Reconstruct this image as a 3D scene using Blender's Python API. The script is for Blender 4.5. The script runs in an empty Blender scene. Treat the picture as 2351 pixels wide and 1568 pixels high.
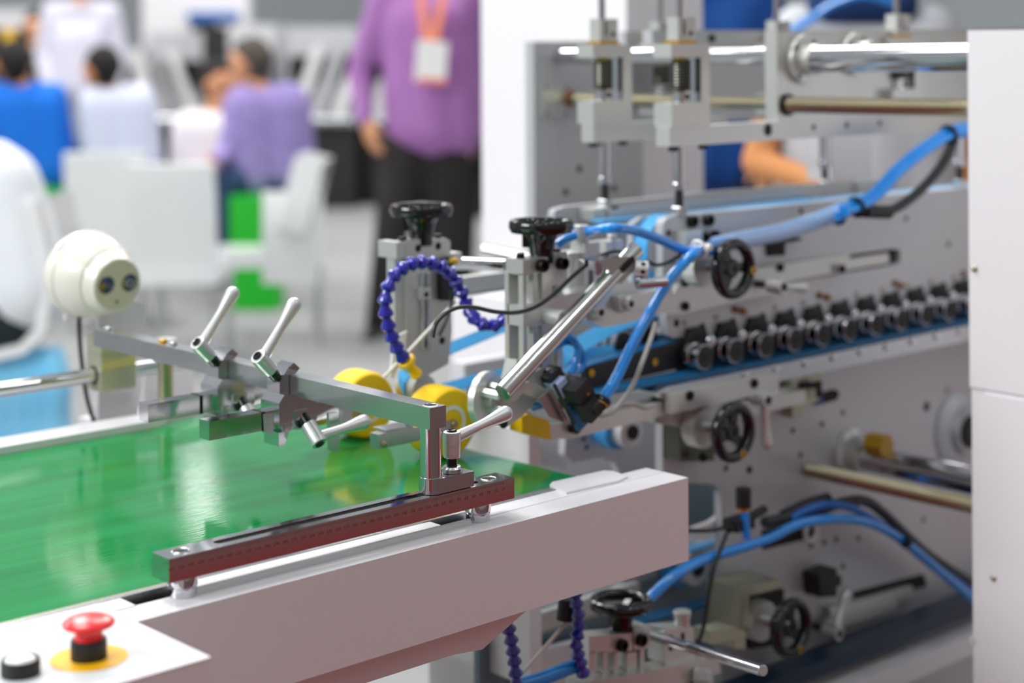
import bpy, bmesh, math, random
from mathutils import Vector as V, Matrix
random.seed(4)
scn = bpy.context.scene
col = scn.collection
R = math.radians

# ---------------------------------------------------------------- camera
AX = R(47.47); FPX = 3935.0; HY = 108.0; RO = R(-0.35); CAM = V((0, 0, 1.5)); FL = 0.25   # lens 1.25 m above the hall floor
FW = V((math.cos(AX), math.sin(AX), 0)); R0 = V((math.sin(AX), -math.cos(AX), 0)); U0 = V((0, 0, 1))
RT = math.cos(RO)*R0 + math.sin(RO)*U0; UP = -math.sin(RO)*R0 + math.cos(RO)*U0
cd = bpy.data.cameras.new('camera'); cam = bpy.data.objects.new('camera', cd); col.objects.link(cam)
cd.sensor_width = 36.0; cd.sensor_fit = 'HORIZONTAL'; cd.lens = FPX/2351*36
cd.shift_y = -(784-HY)/2351; cd.clip_start = 0.05; cd.clip_end = 200
m = Matrix((RT, UP, -FW)).transposed().to_4x4(); m.translation = CAM; cam.matrix_world = m
cd.dof.use_dof = True; cd.dof.focus_distance = 1.70; cd.dof.aperture_fstop = 2.9
scn.camera = cam

# ---------------------------------------------------------------- world, lights, exposure
scn.view_settings.view_transform = 'Standard'; scn.view_settings.look = 'None'
scn.view_settings.gamma = 1; scn.view_settings.use_curve_mapping = False
scn.view_settings.exposure = 0.3
w = bpy.data.worlds.new('hall_light'); scn.world = w; w.use_nodes = True
bg = w.node_tree.nodes['Background']; bg.inputs[0].default_value = (0.78, 0.84, 0.88, 1); bg.inputs[1].default_value = 0.42

def area(name, loc, target, sx, sy, power, colr=(1, 0.98, 0.96)):
    l = bpy.data.lights.new(name, 'AREA'); l.shape = 'RECTANGLE'; l.size = sx; l.size_y = sy
    l.energy = power; l.color = colr
    o = bpy.data.objects.new(name, l); col.objects.link(o); o.location = loc
    o.rotation_euler = (V(target)-V(loc)).to_track_quat('-Z', 'Y').to_euler()
    return o
area('overhead_lamp', (0.6, 2.6, 4.2), (1.5, 1.6, 1.0), 1.2, 1.2, 50)
area('hall_lamp', (-3.2, 2.8, 3.6), (1.5, 1.6, 1.1), 2.4, 1.2, 150, (.95, .98, 1))
area('hall_lamp', (3.2, 3.8, 4.4), (2.4, 1.8, 1.0), 1.2, 1.2, 30)
for i, (lx, ly) in enumerate(((2.5, 6.5), (6.5, 6), (4, 10), (9, 10), (0, 10), (12, 8), (3, 14))):
    area('hall_lamp', (lx, ly, 5.6), (lx, ly, 0), 1.6, 1.6, 140)
area('hall_lamp', (9.05, 14.4, 4.9), (.9, 1.55, 1.0), .30, .55, 1.6)
for sx, sy, sz in ((-1.6, -.9, 4.3), (.2, -1.4, 4.6), (1.8, -.8, 4.4), (3.4, -1.2, 4.7), (-.8, .8, 4.8), (-3.0, .6, 4.2), (2.8, .6, 4.9), (.6, 4.6, 4.6), (2.4, 5.0, 4.7)):  # small unseen lamps added to put glints on knobs and chrome
    area('added_glint_lamp', (sx, sy, sz), (1.4, 1.5, 1.0), .16, .16, 4.5)

# ---------------------------------------------------------------- placing: a ray through the lens onto a plane of the place
def ray(px, py): return FW + (px-1175.5)/FPX*RT - (py-HY)/FPX*UP
def U(px, py, X=None, Y=None, Z=None, D=None):
    d = ray(px, py)
    t = X/d.x if X is not None else Y/d.y if Y is not None else (Z-1.5)/d.z if Z is not None else D
    return CAM + t*d
def PY(pts, Y): return [(U(a, b, Y=Y).x, U(a, b, Y=Y).z) for a, b in pts]
def PX(pts, X): return [(U(a, b, X=X).y, U(a, b, X=X).z) for a, b in pts]

# ---------------------------------------------------------------- materials
def lin(c): return tuple((v/255/12.92 if v/255 <= .04045 else ((v/255+.055)/1.055)**2.4) for v in c)
MATS = {}
def mat(name, rgb, metal=0.0, rough=0.4, var=0.04, scale=60, bump=0.0, coat=0.0, spec=0.5, trans=0.0, emit=0.0, stretch=None, rgb2=None, vscale=None, rvar=0.0):
    if name in MATS: return MATS[name]
    m = bpy.data.materials.new(name); m.use_nodes = True; nt = m.node_tree; n = nt.nodes; L = nt.links
    p = n['Principled BSDF']; p.inputs['Metallic'].default_value = metal; p.inputs['Roughness'].default_value = rough
    p.inputs['Specular IOR Level'].default_value = spec; p.inputs['Coat Weight'].default_value = coat
    p.inputs['Coat Roughness'].default_value = 0.06
    if trans: p.inputs['Transmission Weight'].default_value = trans
    tc = n.new('ShaderNodeTexCoord'); mp = n.new('ShaderNodeMapping'); L.new(tc.outputs['Object'], mp.inputs[0])
    if stretch: mp.inputs['Scale'].default_value = stretch
    nz = n.new('ShaderNodeTexNoise'); nz.inputs['Scale'].default_value = vscale or scale*0.3; nz.inputs['Detail'].default_value = 4
    L.new(mp.outputs[0], nz.inputs['Vector'])
    mx = n.new('ShaderNodeMix'); mx.data_type = 'RGBA'; L.new(nz.outputs['Fac'], mx.inputs['Factor'])
    a = lin(rgb); b = lin(rgb2) if rgb2 else tuple(min(1, v*(1+var)) for v in a)
    if not rgb2: a = tuple(v*(1-var) for v in a)
    mx.inputs[6].default_value = (*a, 1); mx.inputs[7].default_value = (*b, 1)
    L.new(mx.outputs[2], p.inputs['Base Color'])
    if emit:
        L.new(mx.outputs[2], p.inputs['Emission Color']); p.inputs['Emission Strength'].default_value = emit
    if rvar:
        mr = n.new('ShaderNodeMapRange'); L.new(nz.outputs['Fac'], mr.inputs[0])
        mr.inputs[3].default_value = max(0.02, rough-rvar); mr.inputs[4].default_value = rough+rvar
        L.new(mr.outputs[0], p.inputs['Roughness'])
    if bump:
        n2 = n.new('ShaderNodeTexNoise'); n2.inputs['Scale'].default_value = scale; n2.inputs['Detail'].default_value = 2
        L.new(mp.outputs[0], n2.inputs['Vector'])
        bp = n.new('ShaderNodeBump'); bp.inputs['Strength'].default_value = bump; bp.inputs['Distance'].default_value = 0.001
        L.new(n2.outputs['Fac'], bp.inputs['Height']); L.new(bp.outputs[0], p.inputs['Normal'])
    MATS[name] = m; return m

M = dict(
 chrome=mat('chrome', (205, 206, 210), 1, .09, rvar=.04, scale=40),
 bright_tube=mat('polished_tube', (208, 208, 206), 1, .14, rvar=.04, scale=40),
 steel=mat('satin_steel', (190, 192, 195), 1, .26, rvar=.08, scale=40, bump=.05),
 lever=mat('silver_lever', (212, 212, 212), .7, .36, bump=.05, scale=300),
 olive=mat('olive_nickel', (176, 178, 156), .55, .36, rvar=.05, scale=20),
 coil=mat('coil_steel', (96, 96, 88), .9, .3),
 nickel=mat('nickel_plate', (203, 204, 200), .65, .36, rvar=.06, scale=20),
 plate=mat('grey_plate', (192, 193, 196), .35, .42, rvar=.05, scale=10),
 zinc=mat('zinc_shaft', (176, 168, 142), .95, .3, rvar=.05),
 thread=mat('threaded_zinc', (170, 163, 136), .95, .36, rvar=.05),
 paint=mat('white_paint', (232, 229, 232), 0, .28, var=.015, scale=420, bump=.12, coat=.2),
 paintg=mat('light_grey_paint', (205, 205, 208), 0, .35, var=.02, scale=300, bump=.08),
 cream=mat('cream_plastic', (228, 222, 212), 0, .3, var=.01, coat=.2),
 creamface=mat('beige_plastic', (196, 190, 168), 0, .35, var=.01),
 black=mat('black_plastic', (10, 10, 11), 0, .14, coat=.25, scale=200),
 blackm=mat('matt_black', (22, 23, 24), 0, .5, scale=200, bump=.06),
 rubber=mat('rubber', (32, 33, 34), 0, .65),
 screw=mat('dark_screw', (38, 37, 32), .8, .35),
 yellow=mat('yellow_foam', (255, 214, 0), 0, .6, rgb2=(244, 190, 0), vscale=9, bump=.2, scale=260),
 yellowp=mat('yellow_plastic', (252, 200, 10), 0, .35),
 hose=mat('blue_hose', (0, 142, 236), 0, .18, coat=.8),
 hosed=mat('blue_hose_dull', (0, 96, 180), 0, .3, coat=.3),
 wrap=mat('clear_wrap', (150, 185, 232), 0, .12, coat=1.0, scale=90, bump=.5),
 seg=mat('deep_blue_plastic', (26, 18, 158), 0, .2, coat=.8),
 beltb=mat('blue_belt', (62, 160, 220), 0, .4),
 beltd=mat('teal_belt', (8, 92, 140), 0, .4),
 cable=mat('black_cable', (34, 34, 36), 0, .4),
 gcable=mat('grey_cable', (176, 174, 168), 0, .4),
 red=mat('red_plastic', (235, 35, 40), 0, .3, coat=.3),
 brass=mat('brass', (206, 160, 60), .9, .3),
 copper=mat('copper_tone', (150, 110, 80), .8, .4),
 lens=mat('dark_lens', (4, 44, 70), 0, .06, coat=1.0),
 white=mat('white_plastic', (236, 236, 234), 0, .35, var=.01),
 wgloss=mat('white_gloss', (236, 238, 238), 0, .15, coat=.5, var=.01),
 spring=mat('spring_yellow', (214, 190, 20), .4, .3),
 dark=mat('dark_recess', (10, 10, 11), 0, .7),  # near-black, mostly painted in for the shade inside holes and slots
 label=mat('label_print', (225, 227, 228), 0, .3),
 ink=mat('engraved_ink', (140, 104, 90), .8, .35),
 blued=mat('blue_mark', (10, 60, 150), 0, .4),
)

# ---------------------------------------------------------------- mesh building
class B:
    def __init__(s): s.bm = bmesh.new()
    def add(s, vs, fs):
        v = [s.bm.verts.new(p) for p in vs]
        out = []
        for f in fs:
            try: out.append(s.bm.faces.new([v[i] for i in f]))
            except ValueError: pass
        return v, out
    def _bev(s, v, bev, seg=2):
        if not bev: return
        es = {e for q in v for e in q.link_edges}
        es = [e for e in es if len(e.link_faces) == 2 and e.calc_face_angle(0) > .5]
        bmesh.ops.bevel(s.bm, geom=es, offset=bev, segments=seg, affect='EDGES', profile=.5)
    def obox(s, c, ax, h, bev=0.0):
        c = V(c); ax = [V(a).normalized() for a in ax]
        vs = [c + ax[0]*h[0]*i + ax[1]*h[1]*j + ax[2]*h[2]*k for i in (-1, 1) for j in (-1, 1) for k in (-1, 1)]
        v, f = s.add(vs, [(0, 1, 3, 2), (4, 6, 7, 5), (0, 4, 5, 1), (2, 3, 7, 6), (0, 2, 6, 4), (1, 5, 7, 3)])
        s._bev(v, bev); return s
    def box(s, x0, x1, y0, y1, z0, z1, bev=0.0):
        return s.obox(((x0+x1)/2, (y0+y1)/2, (z0+z1)/2), ((1, 0, 0), (0, 1, 0), (0, 0, 1)), (abs(x1-x0)/2, abs(y1-y0)/2, abs(z1-z0)/2), bev)
    def lathe(s, o, axis, prof, seg=28, closed=True):
        o = V(o); a = V(axis).normalized(); t = a.orthogonal().normalized(); b = a.cross(t)
        vs = []; fs = []
        for r, h in prof:
            for i in range(seg):
                an = 2*math.pi*i/seg
                vs.append(o + a*h + (t*math.cos(an)+b*math.sin(an))*max(r, 1e-5))
        n = len(prof)
        for j in range(n-1):
            for i in range(seg):
                k = (i+1) % seg
                fs.append((j*seg+i, j*seg+k, (j+1)*seg+k, (j+1)*seg+i))
        if closed == 'ring':
            for i in range(seg):
                k = (i+1) % seg
                fs.append(((n-1)*seg+i, (n-1)*seg+k, k, i))
        elif closed:
            fs.append(tuple(range(seg))[::-1]); fs.append(tuple((n-1)*seg+i for i in range(seg)))
        s.add(vs, fs); return s
    def cyl(s, p0, p1, r0, r1=None, seg=24):
        p0 = V(p0); p1 = V(p1); L = (p1-p0).length; r1 = r0 if r1 is None else r1; e = min(.0006, L*.1, min(r0, r1)*.2)
        return s.lathe(p0, p1-p0, [(r0-e, 0), (r0, e), (r1, L-e), (r1-e, L)], seg)
    def torus(s, c, axis, Rr, r, seg=36, s2=12, sq=1.0):
        pr = [(Rr+r*math.cos(2*math.pi*i/s2), r*sq*math.sin(2*math.pi*i/s2)) for i in range(s2)]
        return s.lathe(c, axis, pr, seg, 'ring')
    def sph(s, c, r, sc=(1, 1, 1), seg=20):
        pr = []
        n = seg//2
        vs = []; fs = []
        c = V(c)
        for j in range(n+1):
            ph = math.pi*j/n
            for i in range(seg):
                th = 2*math.pi*i/seg
                vs.append(c + V((math.sin(ph)*math.cos(th)*sc[0], math.sin(ph)*math.sin(th)*sc[1], math.cos(ph)*sc[2]))*r)
        for j in range(n):
            for i in range(seg):
                k = (i+1) % seg
                fs.append((j*seg+i, (j+1)*seg+i, (j+1)*seg+k, j*seg+k))
        v, f = s.add(vs, fs); bmesh.ops.remove_doubles(s.bm, verts=v, dist=1e-6); return s
    def prism(s, poly, ax, a0, a1, bev=0.0):
        def mk(p, a): return V((p[0], a, p[1])) if ax == 'Y' else V((a, p[0], p[1])) if ax == 'X' else V((p[0], p[1], a))
        n = len(poly); vs = [mk(p, a0) for p in poly] + [mk(p, a1) for p in poly]
        fs = [tuple(range(n)), tuple(range(2*n-1, n-1, -1))] + [(i, i+n, (i+1) % n+n, (i+1) % n) for i in range(n)]
        v, f = s.add(vs, fs); s._bev(v, bev, 1); return s
    def tube(s, pts, r, seg=12, sub=6, smooth=True, taper=None):
        pts = [V(p) for p in pts]
        if smooth and len(pts) > 2:
            q = [2*pts[0]-pts[1]] + pts + [2*pts[-1]-pts[-2]]; out = []
            for i in range(1, len(q)-2):
                for k in range(sub):
                    t = k/sub; p0, p1, p2, p3 = q[i-1:i+3]
                    out.append(.5*((2*p1)+(p2-p0)*t+(2*p0-5*p1+4*p2-p3)*t*t+(3*p1-p0-3*p2+p3)*t**3))
            out.append(pts[-1]); pts = out
        n = len(pts); vs = []; fs = []
        d = (pts[1]-pts[0]).normalized(); t = d.orthogonal().normalized()
        for i, p in enumerate(pts):
            d = (pts[min(i+1, n-1)]-pts[max(i-1, 0)]).normalized()
            t = (t - d*t.dot(d)).normalized(); b = d.cross(t)
            rr = r if not taper else taper(i/(n-1))
            for k in range(seg):
                a = 2*math.pi*k/seg; vs.append(p + (t*math.cos(a)+b*math.sin(a))*rr)
        for i in range(n-1):
            for k in range(seg):
                j = (k+1) % seg; fs.append((i*seg+k, i*seg+j, (i+1)*seg+j, (i+1)*seg+k))
        fs.append(tuple(range(seg))[::-1]); fs.append(tuple((n-1)*seg+k for k in range(seg)))
        s.add(vs, fs); return s
    def ribbon(s, pts, wv, th):
        # flat strap: pts centre line, wv half-width vector, thickness th
        pts = [V(p) for p in pts]; wv = V(wv); n = len(pts); vs = []; fs = []
        for i, p in enumerate(pts):
            d = (pts[min(i+1, n-1)]-pts[max(i-1, 0)]).normalized(); nn = d.cross(wv).normalized()*th/2
            vs += [p-wv-nn, p+wv-nn, p+wv+nn, p-wv+nn]
        for i in range(n-1):
            for k in range(4):
                j = (k+1) % 4; fs.append((i*4+k, i*4+j, i*4+4+j, i*4+4+k))
        fs += [(3, 2, 1, 0), tuple((n-1)*4+k for k in range(4))]
        s.add(vs, fs); return s
    def mesh(s, off=V((0, 0, 0)), sharp=.62):
        bm = s.bm; bmesh.ops.recalc_face_normals(bm, faces=bm.faces)
        for f in bm.faces: f.smooth = True
        for e in bm.edges: e.smooth = not (len(e.link_faces) == 2 and e.calc_face_angle(0) > sharp)
        me = bpy.data.meshes.new('m'); 
        for v in bm.verts: v.co -= off
        bm.to_mesh(me); bm.free(); return me
    def build(s, name, mt, parent=None, base=None, **props):
        if parent is not None: off = wloc(parent)
        elif base is not None: off = V(base)
        else:
            xs = [v.co for v in s.bm.verts]
            off = V(((min(c.x for c in xs)+max(c.x for c in xs))/2, (min(c.y for c in xs)+max(c.y for c in xs))/2, min(c.z for c in xs)))
        me = s.mesh(off); me.name = name; me.materials.append(M[mt] if isinstance(mt, str) else mt)
        o = bpy.data.objects.new(name, me); col.objects.link(o)
        if parent is not None: o.parent = parent
        else: o.location = off
        wn = o.modifiers.new('wn', 'WEIGHTED_NORMAL'); wn.keep_sharp = True
        for k, v in props.items(): o[k] = v
        return o

def wloc(o):
    p = V(o.location)
    while o.parent: o = o.parent; p += V(o.location)
    return p
def thing(name, label, cat, loc, group=None):
    o = bpy.data.objects.new(name, None); col.objects.link(o); o.location = loc; o.empty_display_size = .02
    o['label'] = label; o['category'] = cat
    if group: o['group'] = group
    return o
def copy_tree(o, parent=None, name=None):
    c = o.copy(); col.objects.link(c); c.parent = parent
    for ch in list(o.children): copy_tree(ch, c)
    return c
X_, Y_, Z_ = V((1, 0, 0)), V((0, 1, 0)), V((0, 0, 1))
def screw(parent, c, axis, r=.004, h=.004, mt='screw', name='socket_screw'):
    """socket head cap screw: ring head with a dark hexagon socket"""
    a = V(axis).normalized(); c = V(c)
    b = B(); b.lathe(c, a, [(r, -.001), (r, h*.85), (r*.9, h), (r*.55, h), (r*.5, h*.4)], 14)
    return b.build(name, mt, parent)
def hole(parent, c, axis, r=.004, name='hole_shade_disc'):  # proud dark disc in place of the shade inside a drilled hole
    a = V(axis).normalized(); c = V(c); b = B(); b.lathe(c-a*.001, a, [(r, 0), (r, .00125), (r*.85, .00130)], 16)
    return b.build(name, 'dark', parent)
def holesY(parent, pts, Y, r=.004, scr=False):
    for a, b_ in pts:
        c = U(a, b_, Y=Y)
        (screw if scr else hole)(parent, c, (0, -1, 0), r)
# ================================================================ setting: floor, added light-blocking wall, far walls
def struct(b, name, mt): return b.build(name, mt, kind='structure')
struct(B().box(-6, 30, 1.24, 30, FL-.1, FL), 'floor', mat('grey_carpet', (150, 152, 152), 0, .8, rgb2=(120, 121, 120), vscale=.7, bump=.2, scale=80))
struct(B().box(-6, 30, -6, -1.0, FL-.1, FL), 'floor', mat('brown_carpet', (112, 92, 88), 0, .9, rgb2=(92, 76, 72), vscale=2, bump=.3, scale=200))
struct(B().box(-6, 30, -1.0, 1.24, FL-.1, FL), 'floor', mat('red_carpet', (140, 20, 20), 0, .9, rgb2=(118, 14, 16), vscale=2, bump=.3, scale=200))
struct(B().box(-7, 14, -2.9, -2.8, FL, 3.6), 'light_block_wall', mat('light_block_grey', (150, 140, 134), 0, .7))  # unseen wall added to block ambient light and give neutral fill
struct(B().box(-6, 34, 26, 26.1, FL, 6), 'wall_far', mat('pale_hall_wall', (225, 228, 230), 0, .7))
struct(B().box(24, 24.1, -6, 26, FL, 6), 'wall_right', mat('pale_hall_wall', (225, 228, 230), 0, .7))

# ================================================================ the delivery conveyor in front
ZT = 1.017; YF = 1.282
conv = thing('conveyor_table', 'white framed conveyor table with a glossy green belt across the foreground', 'conveyor', (.5, 1.6, 0))
XE = 1.4395
b = B(); b.box(-.6, XE, YF, YF+.038, .9243, ZT, .0018); b.box(1.388, XE, YF+.030, 1.345, .9243, ZT-.0003, .0012)
b.box(-.6, XE-.004, YF+.03, 1.345, .9243, .928, 0)
b.build('side_beam', 'paint', conv)
B().box(-.6, 1.385, YF+.039, YF+.055, .95, ZT-.006).build('slot_shade', 'dark', conv)  # dark block standing in for the shade inside the foot slots
# raised cover strips of the flange, leaving the slots at the two feet open
b = B(); b.box(-.6, .762, YF+.036, YF+.062, ZT-.012, ZT+.001, .0012); b.box(.82, 1.112, YF+.04, YF+.058, ZT-.012, ZT+.002, .0012)
b.box(1.17, XE-.002, YF+.036, YF+.062, ZT-.012, ZT+.0005, .0012); b.build('flange_cover', 'paint', conv)
b = B(); b.tube([(.815, YF+.03, ZT+.001), (1.0, YF+.03, ZT+.001), (1.14, YF+.03, ZT+.001)], .0045, 10, smooth=False); b.build('edge_profile', 'paintg', conv)
b = B(); b.box(-.6, 1.37, 1.3455, 1.3525, 1.0, ZT+.0012, .0006); b.build('belt_guide_strip', 'steel', conv)
b = B(); b.box(-.6, 1.36, 1.3535, 1.3575, 1.0, ZT+.0004, .0006); b.build('belt_guide_strip', 'zinc', conv)
q = [(U(a, c, Z=ZT+.003).x, U(a, c, Z=ZT+.003).y) for a, c in ((1262, 1113), (1268, 1106), (1385, 1080), (1408, 1081), (1440, 1093), (1420, 1103), (1300, 1130))]
B().prism(q, 'Z', ZT+.0005, ZT+.003, .0008).build('corner_cover', 'paint', conv)
# belt over its end roller
beltm = mat('green_belt', (0, 100, 42), 0, .085, rgb2=(16, 152, 80), stretch=(1.6, 14, 1), vscale=2.4, scale=26, bump=.06, spec=.36, rvar=.05)
yb0, yb1 = 1.358, 1.945; xr = 1.352; rr = .026; zc = ZT-.002-rr
pts = [(-.6, 0, ZT-.002)] + [(-.6+ (xr+.6)*i/12, 0, ZT-.002) for i in range(1, 12)] + [(xr+rr*math.sin(R(a)), 0, zc+rr*math.cos(R(a))) for a in range(0, 181, 15)] + [(-.6, 0, zc-rr)]
b = B(); b.ribbon([(p[0], (yb0+yb1)/2, p[2]) for p in pts], (0, (yb1-yb0)/2, 0), .002); b.build('belt', beltm, conv)
B().cyl((xr, yb0, zc), (xr, yb1, zc), rr-.0015).build('end_roller', 'steel', conv)
B().box(-.6, 1.3, yb0+.01, yb1-.01, ZT-.03, ZT-.008).build('slider_bed', 'steel', conv)
# far side beam
b = B(); re_ = U(424, 968, Z=ZT+.007); b.prism([(-.6, 1.926), (re_.x-.02, 1.926), (re_.x-.006, 1.932), (re_.x, 1.944), (re_.x-.004, 1.956), (re_.x-.02, 1.964), (-.6, 1.964)], 'Z', .97, ZT+.008, .003); b.box(-.6, 1.36, 1.975, 2.0, .93, ZT+.002, .002); b.build('far_side_beam', 'paint', conv)
for lx in (-.3, .55):
    for ly in (1.33, 1.94):
        B().box(lx, lx+.05, ly-.02, ly+.02, FL, .93, .003).build('leg', 'paint', conv)
# ================================================================ folded tray under the conveyor
b = B(); b.prism([(U(1020, 1480, Y=1.33).x, .888), (U(1085, 1470, Y=1.33).x, .884), (U(1240, 1395, Y=1.33).x, .9235), (.7, .9235), (.7, .888)], 'Y', 1.315, 1.4, .001); b.build('tray_shell', 'paint', conv)

# ================================================================ slotted ruler bar on two round feet
rb = thing('ruler_bar', 'slotted chrome ruler bar on two round feet along the front conveyor edge', 'guide rail', (.99, 1.316, ZT))
x0, x1, y0, y1, z0, z1 = .7855, 1.1935, 1.3015, 1.3305, 1.0353, 1.0565
ym = (y0+y1)/2; hw = .0052; sx0, sx1 = .846, 1.150
b = B(); b.box(x0, x1, y0, y1, z0, z1-.009, 0)
def endblk(xa, xs, sgn):
    arc = [(xs+sgn*hw*math.cos(R(a)), ym+hw*math.sin(R(a))) for a in range(-90, 91, 15)]
    p = [(xs, y0), (xa, y0), (xa, y1), (xs, y1)]
    return p + [(xs-sgn*hw*math.cos(R(a))*1.0, ym+hw*math.sin(R(a))) for a in range(90, -91, -15)]
b.prism(endblk(x0, sx0, 1), 'Z', z1-.009, z1); b.prism(endblk(x1, sx1, -1), 'Z', z1-.009, z1)
b.box(sx0, sx1, y0, ym-hw, z1-.009, z1); b.box(sx0, sx1, ym+hw, y1, z1-.009, z1)
b.build('bar', 'chrome', rb)
B().box(sx0-.004, sx1+.004, ym-hw+.0002, ym+hw-.0002, z1-.0082, z1-.0078).build('slot_floor', mat('slot_brown', (92, 84, 70), .5, .5), rb)  # slot floor in a darker brown than the bar
# engraved scale: a tick each millimetre, numbers each centimetre, growing to the left
b = B(); ye = y0-.00006
for i in range(0, 400):
    xx = 1.178 - i*.001; h = .0042 if i % 10 == 0 else .0032 if i % 5 == 0 else .0022
    b.box(xx-.00011, xx+.00011, ye, ye+.0001, z1-.0015-h, z1-.0015)
tick = b.build('scale_ticks', 'ink', rb); tick['kind'] = 'stuff'
def text_obj(txt, size, mt, parent, mtx, name='lettering', ext=.00005):
    cu = bpy.data.curves.new('t', 'FONT'); cu.body = txt; cu.size = size; cu.extrude = ext; cu.align_x = 'CENTER'
    cu.resolution_u = 2
    to = bpy.data.objects.new('t', cu); col.objects.link(to)
    dg = bpy.context.evaluated_depsgraph_get(); me = bpy.data.meshes.new_from_object(to.evaluated_get(dg))
    bpy.data.objects.remove(to); me.transform(mtx); me.materials.clear(); me.materials.append(M[mt] if isinstance(mt, str) else mt)
    if parent: me.transform(Matrix.Translation(-wloc(parent)))
    o = bpy.data.objects.new(name, me); col.objects.link(o); o.parent = parent
    return o
bmx = B()
for k in range(1, 41):
    mtx = Matrix.Translation((1.178-(k-1)*.010, ye, z1-.0108)) @ Matrix.Rotation(R(90), 4, 'X')
    cu = bpy.data.curves.new('t', 'FONT'); cu.body = str(k*10); cu.size = .0052 if k < 10 else .0045; cu.align_x = 'CENTER'; cu.resolution_u = 1
    cu.offset = .00008
    to = bpy.data.objects.new('t', cu); col.objects.link(to); dg = bpy.context.evaluated_depsgraph_get()
    me = bpy.data.meshes.new_from_object(to.evaluated_get(dg)); bpy.data.objects.remove(to); me.transform(mtx)
    bmx.bm.from_mesh(me)
bmx.build('scale_numbers', 'ink', rb)
for fx in (.808, 1.156):
    b = B(); b.lathe((fx, ym, ZT), Z_, [(.0118, 0), (.0124, .001), (.0124, .008), (.0116, .0088), (.0116, .0094), (.0134, .010), (.0134, .0175), (.0128, .0184)], 40)
    b.build('foot', 'chrome', rb)
for fx in (.806, 1.171):
    b = B(); b.lathe((fx, ym, z1), Z_, [(.0086, -.001), (.0086, .0003), (.0078, .0009), (.0070, .0004), (.0066, -.0035), (.0001, -.0035)], 32); b.build('socket_screw', 'steel', rb)
    B().lathe((fx, ym, z1+.0002), Z_, [(.0068, 0), (.0068, .0002)], 28).build('socket', 'screw', rb)
    B().lathe((fx, ym, z1+.0003), Z_, [(.0032, 0), (.0032, .0003)], 6).build('hexagon', 'dark', rb)

# ================================================================ clamp levers
def lever(parent, c, axis, arm, L=.078, r=.0088, name='clamp_lever', ridge=True, collar=True):
    """hub with screw, angled arm with a bulb end. c = foot of the hub, axis = hub axis, arm = direction of the arm"""
    a = V(axis).normalized(); c = V(c); d = V(arm).normalized()
    b = B(); b.lathe(c, a, [(r*.93, 0), (r*.98, .0008), (r, .010), (r, .013), (r*1.03, .0135), (r*1.03, .0245), (r*.98, .0258), (r*.9, .0262)], 32)
    s0 = c + a*.018
    pr = [(.0064, .003), (.0060, L*.18), (.0055, L*.34), (.0053, L*.48), (.0056, L*.58), (.0064, L*.68), (.0074, L*.78), (.0080, L*.86)]
    hb = L*.90; pr += [(.0081*math.cos(R(a_)), hb+.0081*math.sin(R(a_))) for a_ in (0, 15, 30, 45, 60, 72, 82, 89)]
    b.lathe(s0, d, pr, 24)
    h = b.build(name, 'lever', parent)
    b = B(); b.lathe(c+a*.0255, a, [(r*.6, 0), (r*.6, .0018), (r*.52, .0026), (r*.3, .0028), (r*.26, .0016), (.0001, .0015)], 20); b.build('hub_screw', 'black', h)
    if collar:
        B().cyl(c-a*.009, c+a*.001, r*.62, seg=20).build('collar', 'black', h)
    return h
gb = thing('guide_bracket', 'chrome crossbar bracket with upright post and clamp lever on ruler bar', 'bracket', (1.10, 1.316, z1))
pc = U(991, 1085, Y=ym); XP = pc.x-.001
b = B(); b.prism([(XP+.0118*math.cos(R(a)), ym+.0128*math.sin(R(a))) for a in range(90, 271, 12)] + [(XP+.046, ym-.0128), (XP+.046, ym+.0128)], 'Z', z1+.0005, z1+.0155, .0006)
b.build('slide_block', 'chrome', gb)
B().box(XP-.006, XP+.04, ym-hw+.0004, ym+hw-.0004, z1-.007, z1+.002).build('slide_key', 'steel', gb)
ptop = U(991, 979, Y=ym).z
B().lathe((XP, ym, z1+.0155), Z_, [(.0105, 0), (.0108, .001), (.0108, ptop-z1-.0155)], 40).build('post', 'chrome', gb)
# crossbar: 20 mm square bar running across the belt
BX0, BX1 = XP-.0105, XP+.0105; BZ0 = ptop; BZ1 = ptop+.0215; BY0 = 1.3045
far = U(214, 752, X=BX0)
b = B(); b.box(BX0, BX1, BY0, far.y, BZ0, BZ1, .0009); b.build('crossbar', 'steel', gb)
b = B(); b.lathe((XP, ym, BZ1), Z_, [(.0080, -.001), (.0080, .0002), (.0072, .0005), (.0064, -.0002), (.0062, -.003)], 32); b.build('socket_screw', 'steel', gb)
B().lathe((XP, ym, BZ1+.0001), Z_, [(.0062, 0), (.0062, .00015)], 24).build('socket', 'screw', gb)
B().lathe((XP, ym, BZ1+.0002), Z_, [(.003, 0), (.003, .0003)], 6).build('hexagon', 'dark', gb)
lc = V((XP+.0278, ym, z1+.0155))
b = B(); b.lathe(lc, Z_, [(.0098, 0), (.0105, .0006), (.0105, .004), (.0088, .0062), (.0065, .0066)], 36); b.build('washer', 'steel', gb)
lever(gb, lc+Z_*.0148, Z_, (1, -.06, .235), L=.079)

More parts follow.
